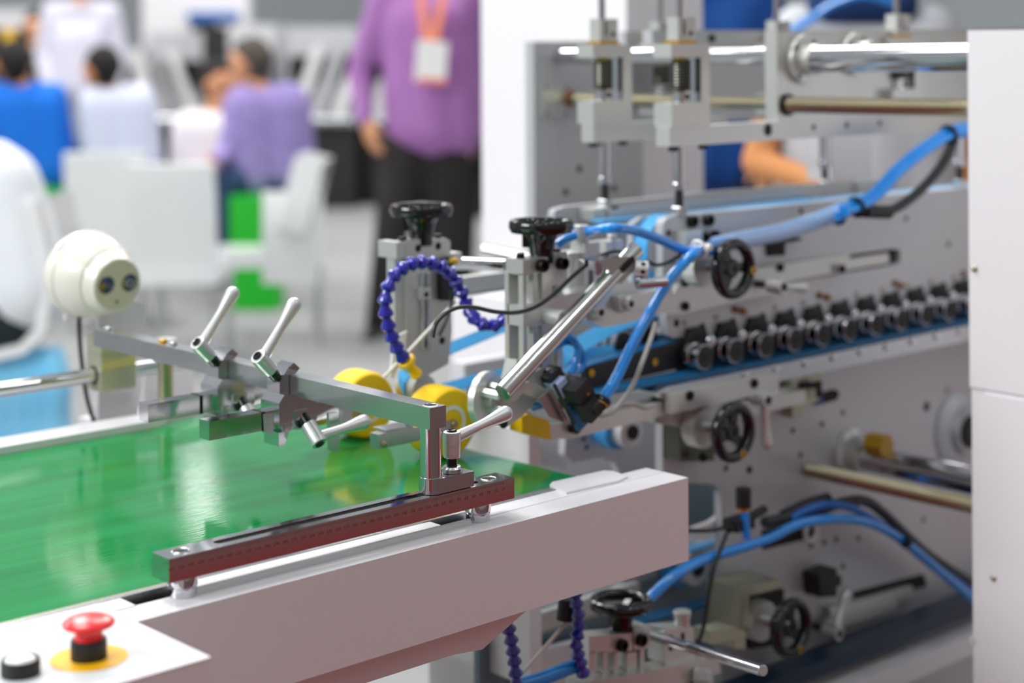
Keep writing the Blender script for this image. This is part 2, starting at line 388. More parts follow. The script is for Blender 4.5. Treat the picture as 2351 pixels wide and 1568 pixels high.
# ================================================================ clamps riding on the crossbar, each with two levers and a square guide tube
def clamp_unit(yc, label, tube_x0, tube_x1, arm2=True):
    """yc = Y of the block on the crossbar"""
    t = thing('guide_clamp', label, 'clamp', (XP, yc, BZ0-.03), 'cross clamps on the chrome crossbar')
    s = .022
    ax = ((1, 0, -1), (0, 1, 0), (1, 0, 1))
    # upper jaw hooked over the bar, turned 45 degrees
    b = B(); b.prism([(BX0-.013, BZ0-.006), (BX0-.013, BZ1-.006), (BX0-.002, BZ1+.008), (BX0+.006, BZ1+.013), (BX0+.014, BZ1+.006), (BX0+.008, BZ1+.0005), (BX0-.0005, BZ1+.0005), (BX0-.0005, BZ0-.006)], 'Y', yc-.012, yc+.012, .0008)
    b.build('upper_jaw', 'chrome', t)
    b = B(); b.prism([(BX0-.016, BZ0-.036), (BX0-.020, BZ0-.030), (BX0-.020, BZ0-.005), (BX0-.013, BZ0+.003), (BX0+.024, BZ0-.0005), (BX0+.030, BZ0-.010), (BX0+.030, BZ0-.030), (BX0+.022, BZ0-.036)], 'Y', yc-.021, yc+.014, .0009)
    b.build('clamp_body', 'chrome', t)
    b = B(); b.box(BX0+.0, BX0+.018, yc-.0235, yc-.0205, BZ0-.026, BZ0-.016, .0005); b.box(BX0-.014, BX0-.004, yc-.0235, yc-.0205, BZ0-.036, BZ0-.028, .0005)
    b.build('jaw_lip', 'chrome', t)
    b = B(); b.prism([(BX0-.020, BZ0-.052), (BX0-.013, BZ0-.052), (BX0-.006, BZ0-.037), (BX0-.020, BZ0-.037)], 'Y', yc-.020, yc+.008, .0006); b.build('lower_jaw', 'chrome', t)
    a1 = V((-1, -.12, 1)).normalized(); c1 = V((BX0-.012, yc-.004, BZ1-.001))
    lever(t, c1+a1*.011, a1, (.60, .0, .78), L=.078, collar=False)
    B().cyl(c1-a1*.002, c1+a1*.012, .0062).build('collar', 'black', t)
    if arm2:
        a2 = V((.12, -1, -1)).normalized(); c2 = V((BX0+.012, yc-.020, BZ0-.024))
        lever(t, c2+a2*.011, a2, (1, -.02, .12), L=.072, collar=False)
        B().cyl(c2-a2*.002, c2+a2*.012, .0062).build('collar', 'black', t)
    # square guide tube along the belt
    zc = BZ0-.0215; yt0, yt1 = yc-.016, yc+.003
    b = B(); b.box(tube_x0, tube_x1, yt0, yt1, zc-.011, zc+.009, .0009); b.build('guide_tube', 'chrome', t)
    b = B(); b.box(tube_x0+.066, tube_x0+.070, yt0-.0003, yt1+.0003, zc-.0113, zc+.0093); b.build('joint_line', 'screw', t)
    return t
yc2 = U(650, 860, X=BX0).y; yc1 = U(510, 822, X=BX0).y
def xat(px, py, y): return U(px, py, Y=y).x
cl2 = clamp_unit(yc2, 'nearer chrome cross clamp with two silver levers on crossbar', xat(480, 975, yc2-.016), xat(778, 925, yc2-.016))
cl1 = clamp_unit(yc1, 'farther chrome cross clamp with upright silver lever on crossbar', xat(340, 930, yc1-.016), xat(640, 880, yc1-.016), True)
# hanging blade at the end of the near tube
yt = yc2-.016; b = B(); pz = PY([(752, 948), (775, 946), (777, 1036), (755, 1034)], yt); b.prism(pz, 'Y', yt-.002, yt+.002, .0004)
pz = PY([(776, 930), (806, 926), (806, 985), (778, 988)], yt+.004); b.prism(pz, 'Y', yt+.002, yt+.016, .0006); b.build('hanging_blade', 'steel', cl2)
pz = PY([(602, 950), (626, 948), (626, 996), (604, 993)], yt); B().prism(pz, 'Y', yt-.0015, yt+.0015, .0004).build('hanging_blade', 'steel', cl2)
# ---------------------------------------------------------------- short-hands
def plY(px, Y, th, mt, parent, name, bev=.0008, **kw):
    b = B(); b.prism(PY(px, Y), 'Y', Y, Y+th, bev); return b.build(name, mt, parent, **kw)
def along(px, Y): return [U(p[0], p[1], Y=(p[2] if len(p) > 2 else Y)) for p in px]
def tubeY(px, Y, r, mt, parent=None, name='hose', seg=12, **kw):
    return B().tube(along(px, Y), r, seg).build(name, mt, parent, **kw)

# ================================================================ control box with emergency stop (front left)
ZP = 1.0215
cb = thing('control_box', 'white control box at the front left below the green belt', 'control box', (.4, 1.22, .85))
b = B(); b.box(-.6, .735, 1.156, 1.278, .86, ZP-.002, .002); b.box(-.6, .735, 1.156, 1.335, ZP-.0022, ZP, .0009); b.build('housing', 'paint', cb)
b = B(); b.box(-.5, .704, 1.171, 1.316, ZP, ZP+.0003, 0); b.build('overlay', mat('overlay_print', (214, 217, 219), 0, .3), cb)
for sx, sy in ((.722, 1.30), (.722, 1.175), (.63, 1.30)):
    B().lathe((sx, sy, ZP), Z_, [(.0018, 0), (.0014, .0006), (.0003, .0008)], 12).build('rivet', 'steel', cb)
ec = U(204, 1512, Z=ZP)
es = thing('emergency_stop', 'red mushroom emergency stop button on a yellow round label', 'button', (ec.x, ec.y, ZP+.0004))
b = B(); b.lathe((ec.x, ec.y, ZP+.0004), Z_, [(.0300, 0), (.0300, .0005)], 48); b.build('yellow_label', mat('yellow_label', (250, 190, 10), 0, .35), es)
b = B(); b.lathe((ec.x, ec.y, ZP+.0009), Z_, [(.0142, 0), (.0142, .013), (.0136, .0150), (.0118, .0152)], 40)
for i in range(40):
    a = 2*math.pi*i/40; b.box(0, 0, 0, 0, 0, 0) if False else None
b.build('collar', 'blackm', es)
b = B(); b.lathe((ec.x, ec.y, ZP+.016), Z_, [(.0118, 0), (.0108, .004), (.0112, .0075), (.0125, .0095)], 40); b.build('neck', 'red', es)
b = B(); b.lathe((ec.x, ec.y, ZP+.025), Z_, [(.0125, -.001), (.0165, .0), (.0198, .0012), (.0205, .0026), (.0203, .0038), (.0180, .0058), (.0140, .0074), (.0085, .0086), (.0001, .0090)], 48); b.build('mushroom_head', 'red', es)
pc_ = U(47, 1548, Z=ZP)
pb = thing('push_button', 'white domed push button in a black ring', 'button', (pc_.x, pc_.y, ZP+.0004))
B().lathe((pc_.x, pc_.y, ZP+.0004), Z_, [(.0150, 0), (.0150, .0105), (.0143, .0118), (.0128, .0118), (.0126, .009), (.0001, .009)], 40).build('ring', 'blackm', pb)
B().lathe((pc_.x, pc_.y, ZP+.009), Z_, [(.0124, 0), (.0122, .0022), (.0105, .0040), (.006, .0056), (.0001, .0062)], 36).build('dome', 'wgloss', pb)

# ================================================================ yellow foam press wheels
wf = U(1031, 972, Z=1.0580); YW = wf.y
def press_wheel(label):
    c = V((wf.x+.004, YW, ZT-.001+.0414)); t = thing('press_wheel', label, 'wheel', (c.x, YW, ZT-.001), 'yellow foam press wheels')
    Rw = .0414; W = .046
    b = B(); b.lathe(c+Y_*0, Y_, [(.0212, .0), (.0345, -.0012), (.0384, .0002), (.0402, .0028), (.0411, .006), (Rw, .012), (Rw, .034), (.0407, .039), (.0382, .043), (.034, W), (.0212, W)], 56); b.build('foam_tyre', 'yellow', t)
    B().lathe(c, Y_, [(.0212, -.0008), (.0165, -.0008), (.0158, .004), (.0158, .040), (.0212, .0465)], 40, False).build('hub_ring', 'white', t)
    B().lathe(c, Y_, [(.0158, .006), (.0120, .0045), (.0118, .002), (.0060, .002), (.0055, .008), (.0001, .008)], 32, False).build('bearing', 'steel', t)
    B().lathe(c, -Y_, [(.0048, -.02), (.0048, .006), (.0040, .0072), (.0001, .0074)], 20).build('axle_bolt', 'zinc', t)
    # arm towards the guide clamp
    xa = c.x-.118
    b = B(); b.box(xa, c.x-.012, YW-.0125, YW-.0085, c.z-.0075, c.z+.0075, .0006); b.build('arm', 'steel', t)
    b = B(); b.box(xa-.004, c.x-.052, YW-.016, YW-.001, c.z-.008, c.z+.0085, .0008); b.box(xa+.010, xa+.050, YW-.012, YW+.012, c.z+.0085, c.z+.0105, .0005); b.build('arm_sleeve', 'steel', t)
    B().lathe((xa+.004, YW-.016, c.z-.0035), -Y_, [(.0042, 0), (.0040, .001), (.0022, .0022), (.0001, .0026)], 18).build('pivot_bolt', 'zinc', t)
    b = B(); b.lathe((xa+.050, YW-.002, c.z+.0105), Z_, [(.0038, 0), (.0038, .003), (.0062, .0034), (.0060, .0062), (.0001, .0066)], 20); b.build('thumb_screw', 'steel', t)
    return t
pw = press_wheel('nearer yellow foam press wheel with white hub resting on the belt end')
pw2 = copy_tree(pw); pw2.location = (wf.x-.004, YW+.146, ZT-.001); pw2['label'] = 'farther yellow foam press wheel partly hidden behind the crossbar'

# ================================================================ far side bracket of the crossbar: block, shaft, post, camera
BXM = (BX0+BX1)/2
bl = thing('shaft_clamp_block', 'grey split clamp block holding the round shaft at the crossbar end', 'block', (1.14, 2.04, 1.06))
pa = U(232, 790, Y=2.02); pb_ = U(312, 892, Y=2.02); xb0, xb1 = pa.x, pb_.x
zt_ = BZ0-.001; zb_ = U(270, 895, Y=2.02).z
b = B(); b.box(xb0, xb1, 2.02, 2.058, zt_-.022, zt_, .001); b.build('upper_half', 'olive', bl)
b = B(); b.box(xb0, xb1, 2.02, 2.058, zb_, zt_-.0225, .001); b.build('lower_half', 'olive', bl)
zs = U(215, 862, Y=2.04).z
b = B(); b.lathe((xb0-.0004, 2.04, zs), X_, [(.0125, -.0002), (.0125, .001)], 28); b.build('bore', 'dark', bl)
plY([(233, 832), (312, 815), (312, 836), (233, 852)], 2.0195, .0005, mat('yellowed_tape', (190, 180, 110), 0, .5), bl, 'tape_strip', 0)
sh = B().cyl((.2, 2.04, zs), (1.30, 2.04, zs), .0098, seg=28).build('round_shaft', 'chrome'); sh['label'] = 'chrome round shaft running left behind the conveyor belt'; sh['category'] = 'shaft'
xp = U(378, 900, Y=1.965).x
t = thing('belt_post', 'short zinc post rising from the far conveyor edge', 'post', (xp, 1.965, ZT))
B().cyl((xp, 1.962, ZT+.012), (xp, 1.962, U(378, 828, Y=1.962).z), .0098).build('post', 'zinc', t)
B().cyl((xp, 1.962, ZT+.012), (xp, 1.962, ZT+.018), .013).build('collar', 'steel', t)
B().cyl((xp, 1.962, BZ0-.014), (xp, 1.962, BZ0-.001), .014).build('collar', 'nickel', t)
for px in (250, 375, 398):
    c = U(px, 760 if px == 250 else 775, X=BXM); B().lathe((BXM, c.y, BZ1), Z_, [(.005, 0), (.005, .003), (.0035, .0045), (.0001, .005)], 14).build('bolt', 'brass' if px == 375 else 'steel', gb)

# bracket post carrying the camera
bk = thing('camera_bracket', 'white sheet metal bracket post behind the conveyor', 'bracket', (1.2, 2.12, 0))
yk = 2.115
plY([(218, 1010), (222, 880), (226, 697), (300, 690), (337, 697), (337, 820), (308, 1010)], yk, .004, 'paintg', bk, 'post_plate', .0006)
plY([(150, 735), (150, 702), (226, 700), (226, 728)], yk+.01, .004, 'paint', bk, 'side_plate', .0006)
plY([(330, 945), (333, 800), (445, 815), (445, 905)], 2.09, .004, 'paint', bk, 'low_plate', .0006)
plY([(225, 1020), (226, 900), (300, 900), (300, 1020)], 2.075, .004, 'paintg', bk, 'lower_plate', .0006)
b = B(); b.box(U(222, 900, Y=yk).x, U(445, 900, Y=yk).x, yk, yk+.05, FL, .99, .002); b.build('base_column', 'paintg', bk)
# turret camera
D_ = 2.30
nrm = (-FW*.70 + RT*.70 + UP*(-.10)).normalized()
c0 = U(196, 628, D=D_+.02)
cm = thing('turret_camera', 'white turret camera with two round lenses above the crossbar end', 'camera', (c0.x, c0.y, c0.z-.06))
RB = .0585
b = B(); b.lathe(c0, nrm, [(RB*.86, -.012), (RB*.97, -.010), (RB, -.004), (RB, .008), (RB*.975, .012), (RB*.955, .0125)], 64); b.build('base_ring', 'cream', cm)
b = B(); b.lathe(c0, nrm, [(RB*.965, .0125), (RB*.96, .020), (RB*.93, .030), (RB*.875, .040), (RB*.80, .049), (RB*.72, .056), (RB*.3, .062), (.0001, .062)], 64); b.build('ball_housing', 'cream', cm)
b = B(); b.lathe(c0, nrm, [(RB*.9685, .0128), (RB*.9685, .0134)], 64); b.build('seam', 'creamface', cm)
fc = c0 + nrm*.052 + RT*.004 - UP*.001
b = B(); b.lathe(fc, nrm, [(.0425, -.018), (.0435, -.004), (.0420, .004), (.0385, .011), (.0365, .0185), (.0352, .0205), (.0335, .0208)], 60); b.build('eye_housing', 'cream', cm)
# peaked visor lobe over the eye housing
b = B(); e1 = nrm.cross(UP).normalized(); e2 = e1.cross(nrm).normalized()
if e2.z < 0: e2 = -e2
b.tube([fc+nrm*(-.010)+ (e1*math.cos(R(a))+e2*math.sin(R(a)))*.0435 for a in range(30, 131, 10)], .0035, 10, 3); b.build('visor_lip', 'cream', cm)
b = B(); b.lathe(fc, nrm, [(.0345, .0195), (.0335, .0214), (.0001, .0216)], 60); b.build('face_plate', 'creamface', cm)
for s_, nm in ((-1, 'dark'), (1, 'print')):
    lc_ = fc + nrm*.0216 + e1*(-s_ if e1.dot(RT) < 0 else s_)*.0175 + e2*.0015
    b = B(); b.lathe(lc_, nrm, [(.0128, 0), (.0128, .0006), (.0118, .0008)], 32); b.build('lens_ring', 'creamface', cm)
    b = B(); b.lathe(lc_, nrm, [(.0118, .0008), (.0112, .0012), (.0001, .0016)], 32); ln = b.build('lens', 'lens', cm)
    if s_ == 1:
        b = B()
        for k, (u, v) in enumerate(((-.005, .003), (0, .004), (.005, .003), (-.004, -.003), (.002, -.004), (.006, -.001), (-.007, 0))):
            b.sph(lc_+nrm*.0016+e1*u+e2*v, .0017, seg=8)
        b.build('infrared_led', 'steel', ln)
B().lathe(fc+nrm*.0216-e2*.0225, nrm, [(.0022, 0), (.0022, .0004)], 16).build('sensor_dot', 'dark', cm)
b = B(); cc = c0 + nrm*.003 ; uu = (-e1 if e1.dot(RT) > 0 else e1)
for k in range(8):
    a = R(38+k*2.2); b.obox(cc + (uu*math.cos(a)+e2*math.sin(a))*RB, (nrm, -uu*math.sin(a)+e2*math.cos(a), uu*math.cos(a)+e2*math.sin(a)), (.0022, .0009, .0003))
b.build('blue_marking', 'blued', cm)
cb2 = B().tube([U(182, 725, Y=2.10), U(183, 780, Y=2.10), U(190, 850, Y=2.10), U(200, 915, Y=2.09), U(218, 976, Y=2.08), U(222, 990, Y=2.08)], .0030, 10).build('camera_cable', 'cable')
cb2['label'] = 'thin black cable hanging down from the turret camera'; cb2['category'] = 'cable'
# ================================================================ the folding machine behind
YN, YFc, YS = 1.55, 1.70, 2.02       # near carrier, far carrier, far side frame
# ---- far side frame with its shaft ends
sf = thing('side_frame', 'grey drilled side frame plate standing behind the pressure rods', 'frame', (1.9, YS, 0))
b = B(); b.box(U(1226, 300, Y=YS).x, U(1476, 300, Y=YS).x, YS, YS+.02, FL, 1.5085, .0015); b.build('frame_plate', 'plate', sf)
holesY(sf, ((1330, 388), (1299, 441), (1410, 433)), YS, .006)
plY([(1247, 193), (1305, 193), (1307, 268), (1249, 268)], YS-.006, .006, 'nickel', sf, 'bearing_flange')
B().lathe((1.975, YS-.006, 1.4150), -Y_, [(.014, 0), (.014, .004), (.011, .008), (.0001, .008)], 24).build('bearing_cap', 'copper', sf)
for q in ((1253, 200), (1300, 200), (1255, 260), (1300, 260)): hole(sf, U(*q, Y=YS-.006), (0, -1, 0), .003)
def rod(p0, p1, r, mt, name, label, cat='shaft', seg=28, group=None):
    o = B().cyl(p0, p1, r, seg=seg).build(name, mt); o['label'] = label; o['category'] = cat
    if group: o['group'] = group
    return o
rod((1.956, 1.572, 1.4845), (1.956, YS, 1.4845), .0125, 'chrome', 'cross_shaft', 'chrome round shaft passing behind the two spring boxes')
def threaded(p0, p1, r, mt, name, label, pitch=.0032, cat='threaded rod'):
    p0, p1 = V(p0), V(p1); L = (p1-p0).length; n = int(L/pitch); pr = []
    for i in range(n): pr += [(r, i*pitch), (r*.9, (i+.5)*pitch)]
    o = B().lathe(p0, p1-p0, pr, 20).build(name, mt); o['label'] = label; o['category'] = cat; return o
threaded((1.975, 1.572, 1.4150), (1.975, YS-.018, 1.4150), .0095, 'zinc', 'threaded_rod', 'zinc threaded rod below the chrome shaft behind the spring boxes')

# ---- white machine cabinet behind the side frame
wc = thing('rear_cabinet', 'tall white cabinet behind the grey side frame plate', 'cabinet', (2.25, 2.25, 0))
b = B(); b.box(2.16, 2.36, 2.06, U(1106, 300, X=2.16).y, FL, 1.9, .003); b.build('housing', 'paint', wc)
b = B(); b.box(2.08, 2.15, 2.05, U(1036, 800, X=2.08).y, FL, 1.045, .003); b.build('lower_housing', 'paint', wc)
threaded(U(1262, 603, Y=1.76), U(1112, 573, Y=1.94), .0085, 'steel', 'rear_spindle', 'dull threaded spindle crossing behind the near knob column')

# ---- upper beam behind the spring boxes
ub = thing('rear_beam', 'long grey beam running behind the spring boxes to the cross plate', 'beam', (2.1, 1.74, 1.45))
b = B(); b.box(1.88, 2.7, 1.74, 1.76, 1.504, 1.524, .001); b.build('beam_plate', 'plate', ub)
b = B(); b.box(1.99, 2.7, 1.90, 1.915, 1.372, 1.524, .001); b.build('back_plate', 'plate', ub)
for q in ((1633, 88), (1768, 92)): screw(ub, U(*q, Y=1.74), (0, -1, 0), .006)

# ---- near cross plate with arms, flanges and thick shafts
cp = thing('cross_plate', 'thick grey cross plate carrying the flanged shaft and threaded rod', 'plate', (2.2, YN, 1.36))
b = B(); b.prism([(1.937, 1.365), (1.935, 1.5205), (2.6, 1.527), (2.6, 1.362)], 'Y', YN, YN+.022, .0012); b.build('plate_body', 'nickel', cp)
holesY(cp, ((1868, 292), (1944, 287), (2020, 283), (1847, 244)), YN, .0045)
b = B(); b.box(1.692, 1.94, YN-.014, YN+.010, 1.366, 1.392, .001); b.build('arm', 'nickel', cp)
b = B(); b.box(1.694, 1.98, YFc-.020, YFc+.004, 1.366, 1.392, .001); b.build('arm', 'nickel', cp)
B().lathe(U(1763, 298, Y=YN-.014), -Y_, [(.009, -.001), (.009, .0004)], 24).build('bore', 'screw', cp)
for q, y in (((1362, 338), YFc), ((1430, 333), YFc), ((1545, 346), YN), ((1614, 343), YN)):
    c = U(*q, Y=y); B().cyl((c.x, y, 1.359), (c.x, y, 1.3665), .0068, seg=14).build('bolt_head', 'screw', cp)
def flange(cx, z, y, r, parent, name='shaft_flange'):
    b = B(); b.lathe((cx, y, z), -Y_, [(r, 0), (r, .008), (r*.97, .010), (r*.66, .010), (r*.60, .013), (r*.60, .034), (r*.56, .036), (r*.50, .036)], 40); f = b.build(name, 'nickel', parent)
    for k in range(4):
        a = R(45+90*k+10); hole(f, (cx+r*.82*math.cos(a), y-.010, z+r*.82*math.sin(a)), (0, -1, 0), .0042)
    return f
flange(1.992, 1.4795, YN, .036, cp); flange(2.115, 1.486, YN, .032, cp)
rod((1.985, 1.1, 1.4845), (1.985, YN-.03, 1.4795), .0185, 'chrome', 'thick_shaft', 'thick chrome shaft coming out of the round flange at upper right')
threaded((1.958, 1.1, 1.418), (1.958, YN-.002, 1.4145), .0115, 'zinc', 'lead_screw', 'zinc lead screw below the thick chrome shaft at upper right')
B().lathe((1.958, YN, 1.4145), -Y_, [(.016, 0), (.016, .004), (.013, .005)], 24).build('screw_bushing', 'screw', cp)

# ---- spring boxes
def spring_box(label, Xb, Yb, zb=1.392, zt=1.503):
    """C-shaped box opening to the left and front, with spring, spindle and top clip"""
    t = thing('spring_box', label, 'spring box', (Xb, Yb, zb), 'spring loaded pressure boxes')
    x0, x1, y0, y1 = Xb-.006, Xb+.072, Yb-.016, Yb+.016
    w_ = .0185
    b = B(); b.prism([(x0, zb), (x1, zb), (x1, zt), (x0, zt), (x0, zt-.018), (x1-w_, zt-.018), (x1-w_, zb+.032), (x0, zb+.032)], 'Y', y0, y1, .0008); b.build('box_frame', 'nickel', t)
    cx = x0+.034
    b = B(); n = 130; b.tube([(cx+.0125*math.cos(i*.5), Yb-.002+.0125*math.sin(i*.5), zb+.046+i*.00034) for i in range(n)], .0021, 6, 1); b.build('coil_spring', 'coil', t)
    b = B(); b.box(x1-w_-.0012, x1-w_-.0002, y0+.001, y1-.001, zb+.0325, zt-.0185); b.build('inner_liner', 'chrome', t)
    B().cyl((cx, Yb-.002, zb+.030), (cx, Yb-.002, zt-.017), .0085).build('spring_core', 'spring', t)
    B().cyl((cx, Yb-.002, zb+.031), (cx, Yb-.002, zb+.048), .0118).build('adjust_nut', 'chrome', t)
    B().lathe((cx, Yb-.0136, zb+.040), -Y_, [(.004, 0), (.004, .0006)], 14).build('nut_hole', 'dark', t)
    # brass pad and split clip on top
    b = B(); b.box(x0+.018, x0+.056, y0+.004, y1-.002, zt, zt+.0045, .0006); b.build('brass_pad', 'brass', t)
    b = B(); b.box(x0+.020, x0+.029, y0+.006, y1-.006, zt+.0045, zt+.036, .0006); b.box(x0+.036, x0+.056, y0+.006, y1-.006, zt+.0045, zt+.036, .0006); b.box(x0+.028, x0+.037, y0+.006, y1-.006, zt+.0045, zt+.012)
    b.build('split_clip', 'nickel', t)
    B().lathe((x0+.046, y0+.006, zt+.014), -Y_, [(.0034, 0), (.0034, .0005)], 12).build('clip_screw', 'screw', t)
    B().cyl((x0+.034, Yb, zt+.012), (x0+.034, Yb, zt+.12), .0048).build('spindle', 'chrome', t)
    return t
sb = spring_box('spring box in front with white face and yellow coil spring', 1.700, YN)
sb2 = copy_tree(sb); sb2.location = (1.700, YFc-.004, 1.392); sb2['label'] = 'spring box at the left end above the grey side frame'
for dx, yy, lb in ((.42, 1.72, 'spring box half hidden behind the thick shaft'), (.50, 1.55, 'spring clip box at the far upper right above the cabinet'), (.30, 1.86, 'far spring clip showing above the cross plate flange')):
    c = copy_tree(sb); c.location = (1.70+dx, yy, 1.392 if yy != 1.55 else 1.40); c['label'] = lb
def push_rod(label, Xr, Yr, z0, z1):
    t = thing('pressure_rod', label, 'rod', (Xr, Yr, z0), 'vertical pressure rods')
    B().cyl((Xr, Yr, z0+.034), (Xr, Yr, z1), .0088).build('barrel', 'chrome', t)
    B().lathe((Xr, Yr, z0+.033), Z_, [(.0105, 0), (.0108, .001), (.0108, .009), (.0100, .010)], 24).build('lock_nut', 'chrome', t)
    B().cyl((Xr, Yr, z0+.010), (Xr, Yr, z0+.034), .0055).build('thread', 'blackm', t)
    B().lathe((Xr, Yr, z0), Z_, [(.011, 0), (.0115, .001), (.0115, .010), (.0105, .011)], 6).build('foot_nut', 'steel', t)
    return t
push_rod('nearer vertical chrome pressure rod pressing on the near carrier', 1.730, YN+.004, 1.2725, 1.366)
pr2 = push_rod('farther vertical chrome pressure rod in front of the side frame', 1.730, YFc-.006, 1.2735, 1.366)
for X_r, Y_r, lb in ((2.27, YFc+.02, 'thin pressure rod behind the blue hose bundle'), (2.43, YN+.02, 'short pressure rod beside the right cabinet edge')):
    push_rod(lb, X_r, Y_r, 1.268, 1.366)

# ---- upper carriers (near and far)
def pulley(t, c, r, w_, mt='plate', name='nose_pulley'):
    b = B(); b.lathe(c, Y_, [(r*.25, -.001), (r*.9, -.001), (r, 0), (r, w_), (r*.9, w_+.001), (.0001, w_+.001)], 40); return b.build(name, mt, t)
uc = thing('upper_carrier', 'near upper belt carrier with drilled grey side plate and handwheel mount', 'belt carrier', (2.1, YN, 1.1), 'upper belt carriers')
top = [(1521, 530), (1523, 512), (1530, 502), (1545, 497), (2300, 422)]
bot = [(2300, 653), (2220, 668), (2020, 703), (1750, 744), (1545, 776), (1535, 770), (1531, 745), (1528, 705)]
slot_t = [(1800, 606), (2050, 571), (2066, 574)]; slot_b = [(2066, 603), (2050, 609), (1800, 648)]
mid_l = [(1540, 700), (1560, 640)]
plY(top+[(2300, 560), (2067, 585)]+[(2066, 574), (2050, 571), (1800, 606), (1562, 643), (1521, 640)], YN, .014, 'plate', uc, 'side_plate', 0)
plY([(2067, 585), (2300, 560)]+bot+[(1528, 690), (1562, 690), (1800, 648), (2050, 609), (2066, 603)], YN, .014, 'plate', uc, 'side_plate', 0)
plY([(1521, 640), (1562, 643), (1562, 690), (1528, 690)], YN, .014, 'plate', uc, 'side_plate', 0)
plY([(1795, 600), (2075, 560), (2075, 615), (1795, 655)], YN+.012, .006, 'screw', uc, 'slot_back', 0)
plY([(1790, 618), (2040, 580), (2042, 604), (1790, 645)], YN+.003, .008, 'nickel', uc, 'slide_rail', .0006)
holesY(uc, ((2080, 502), (2177, 560), (1535, 535), (1839, 484)), YN, .0045)
holesY(uc, ((1553, 742),), YN, .0055)
for q in ((1687, 710), (1703, 714), (1880, 678), (1896, 682), (2053, 650), (2066, 656), (2210, 628)):
    screw(uc, U(*q, Y=YN), (0, -1, 0), .0055, .004, 'copper', 'copper_screw')
for k in range(13):
    c = V((1.735+k*.0645, YN, 1.1265)); screw(uc, c, (0, -1, 0), .0042, .002, 'zinc', 'zinc_screw')
# back plate of the same carrier and its closed belt guide
b = B(); b.prism(PY([(1505, 520), (1530, 502), (2300, 428), (2300, 640), (1505, 760)], YN), 'Y', YN+.042, YN+.052); b.build('inner_plate', 'plate', uc)
for q in ((1586, 508), (1623, 505)): screw(uc, U(*q, Y=YN), (0, -1, 0), .0085, .008, 'screw', 'cap_screw')
plY([(1574, 532), (1612, 527), (1614, 560), (1576, 566)], YN-.022, .022, 'nickel', uc, 'lug_block')
for q in ((1615, 545), (1640, 540)): screw(uc, U(*q, Y=YN-.006), (0, -1, 0), .007, .006, 'screw', 'cap_screw')
b = B(); c = U(1500, 560, Y=YN+.02); pulley(uc, (c.x+.03, YN+.016, c.z-.01), .045, .024)
bb = B(); cx, cz, r = c.x+.03, c.z-.01, .0465
pts = [(2.6, 0, 1.2665), (2.1, 0, 1.2685), (1.80, 0, 1.2672), (cx+.02, 0, cz+.043)] + [(cx+r*math.cos(R(a)), 0, cz+r*math.sin(R(a))) for a in range(95, 231, 9)] + [(1.70, 0, 1.148), (2.5, 0, 1.10)]
bb.ribbon([(p[0], YN+.028, p[2]) for p in pts], (0, .012, 0), .003); bb.build('blue_belt', 'beltb', uc)
# black zigzag roller holder plate
b = B(); pp = []
for k in range(13):
    x = 1.715+k*.0645; pp += [(x, 1.118), (x+.038, 1.118), (x+.052, 1.100)] if False else []
pp = []
for k in range(13):
    x = 1.7335+k*.0645; pp += [(x-.018, 1.104), (x+.006, 1.108), (x+.038, 1.122)]
b.prism([(1.715, 1.064)] + pp + [(2.57, 1.064)], 'Y', YN-.0035, YN-.0003); b.build('roller_backing', 'blackm', uc)
# handwheel base plate with screws
plY([(1560, 652), (1800, 606), (1797, 672), (1700, 690), (1562, 722), (1530, 722), (1528, 700)], YN-.016, .015, 'nickel', uc, 'mount_plate')
plY([(1795, 607), (1950, 583), (1952, 620), (1797, 648)], YN-.010, .010, 'nickel', uc, 'rail_plate')
for q in ((1572, 648), (1572, 703), (1790, 614), (1932, 617)): screw(uc, U(*q, Y=YN-.016), (0, -1, 0), .0062, .004, 'screw', 'cap_screw')
plY([(1763, 560), (1803, 552), (1803, 586), (1765, 588)], YN-.004, .004, 'dark', uc, 'black_window', 0)
plY([(1763, 560), (1790, 548), (1838, 545), (1842, 552), (1795, 560)], YN-.012, .010, 'blackm', uc, 'black_latch', .0008)

uf = thing('upper_carrier', 'far upper belt carrier seen between the two pressure rods', 'belt carrier', (2.1, YFc, 1.1), 'upper belt carriers')
plY([(1270, 500), (1275, 482), (1300, 474), (1640, 440), (1960, 415), (2060, 410), (2060, 560), (1600, 600), (1275, 620)], YFc, .012, 'plate', uf, 'side_plate')
plY([(1400, 482), (1975, 418), (1975, 448), (1400, 502)], YFc-.035, .003, 'plate', uf, 'top_rail')
plY([(1362, 482), (1402, 474), (1404, 500), (1364, 508)], YFc-.03, .03, 'nickel', uf, 'lug_block')
screw(uf, U(1408, 484, Y=YFc-.01), (0, -1, 0), .0075, .006, 'screw', 'cap_screw')
bb = B(); bb.ribbon([U(1370, 508, Y=YFc-.05), U(1500, 497, Y=YFc-.05), U(1870, 456, Y=YFc-.05)], (0, .011, 0), .003); bb.build('blue_belt', 'beltb', uf)
B().cyl(U(1868, 455, Y=YFc-.06), U(1885, 450, Y=YFc-.04), .007).build('belt_end_roller', 'chrome', uf)
plY([(1972, 415), (2060, 408), (2062, 450), (1975, 450)], YFc-.045, .01, 'nickel', uf, 'end_bracket')
plY([(1905, 312), (2000, 308), (2003, 412), (1908, 415)], 1.74, .05, 'paint', uf, 'riser_block')

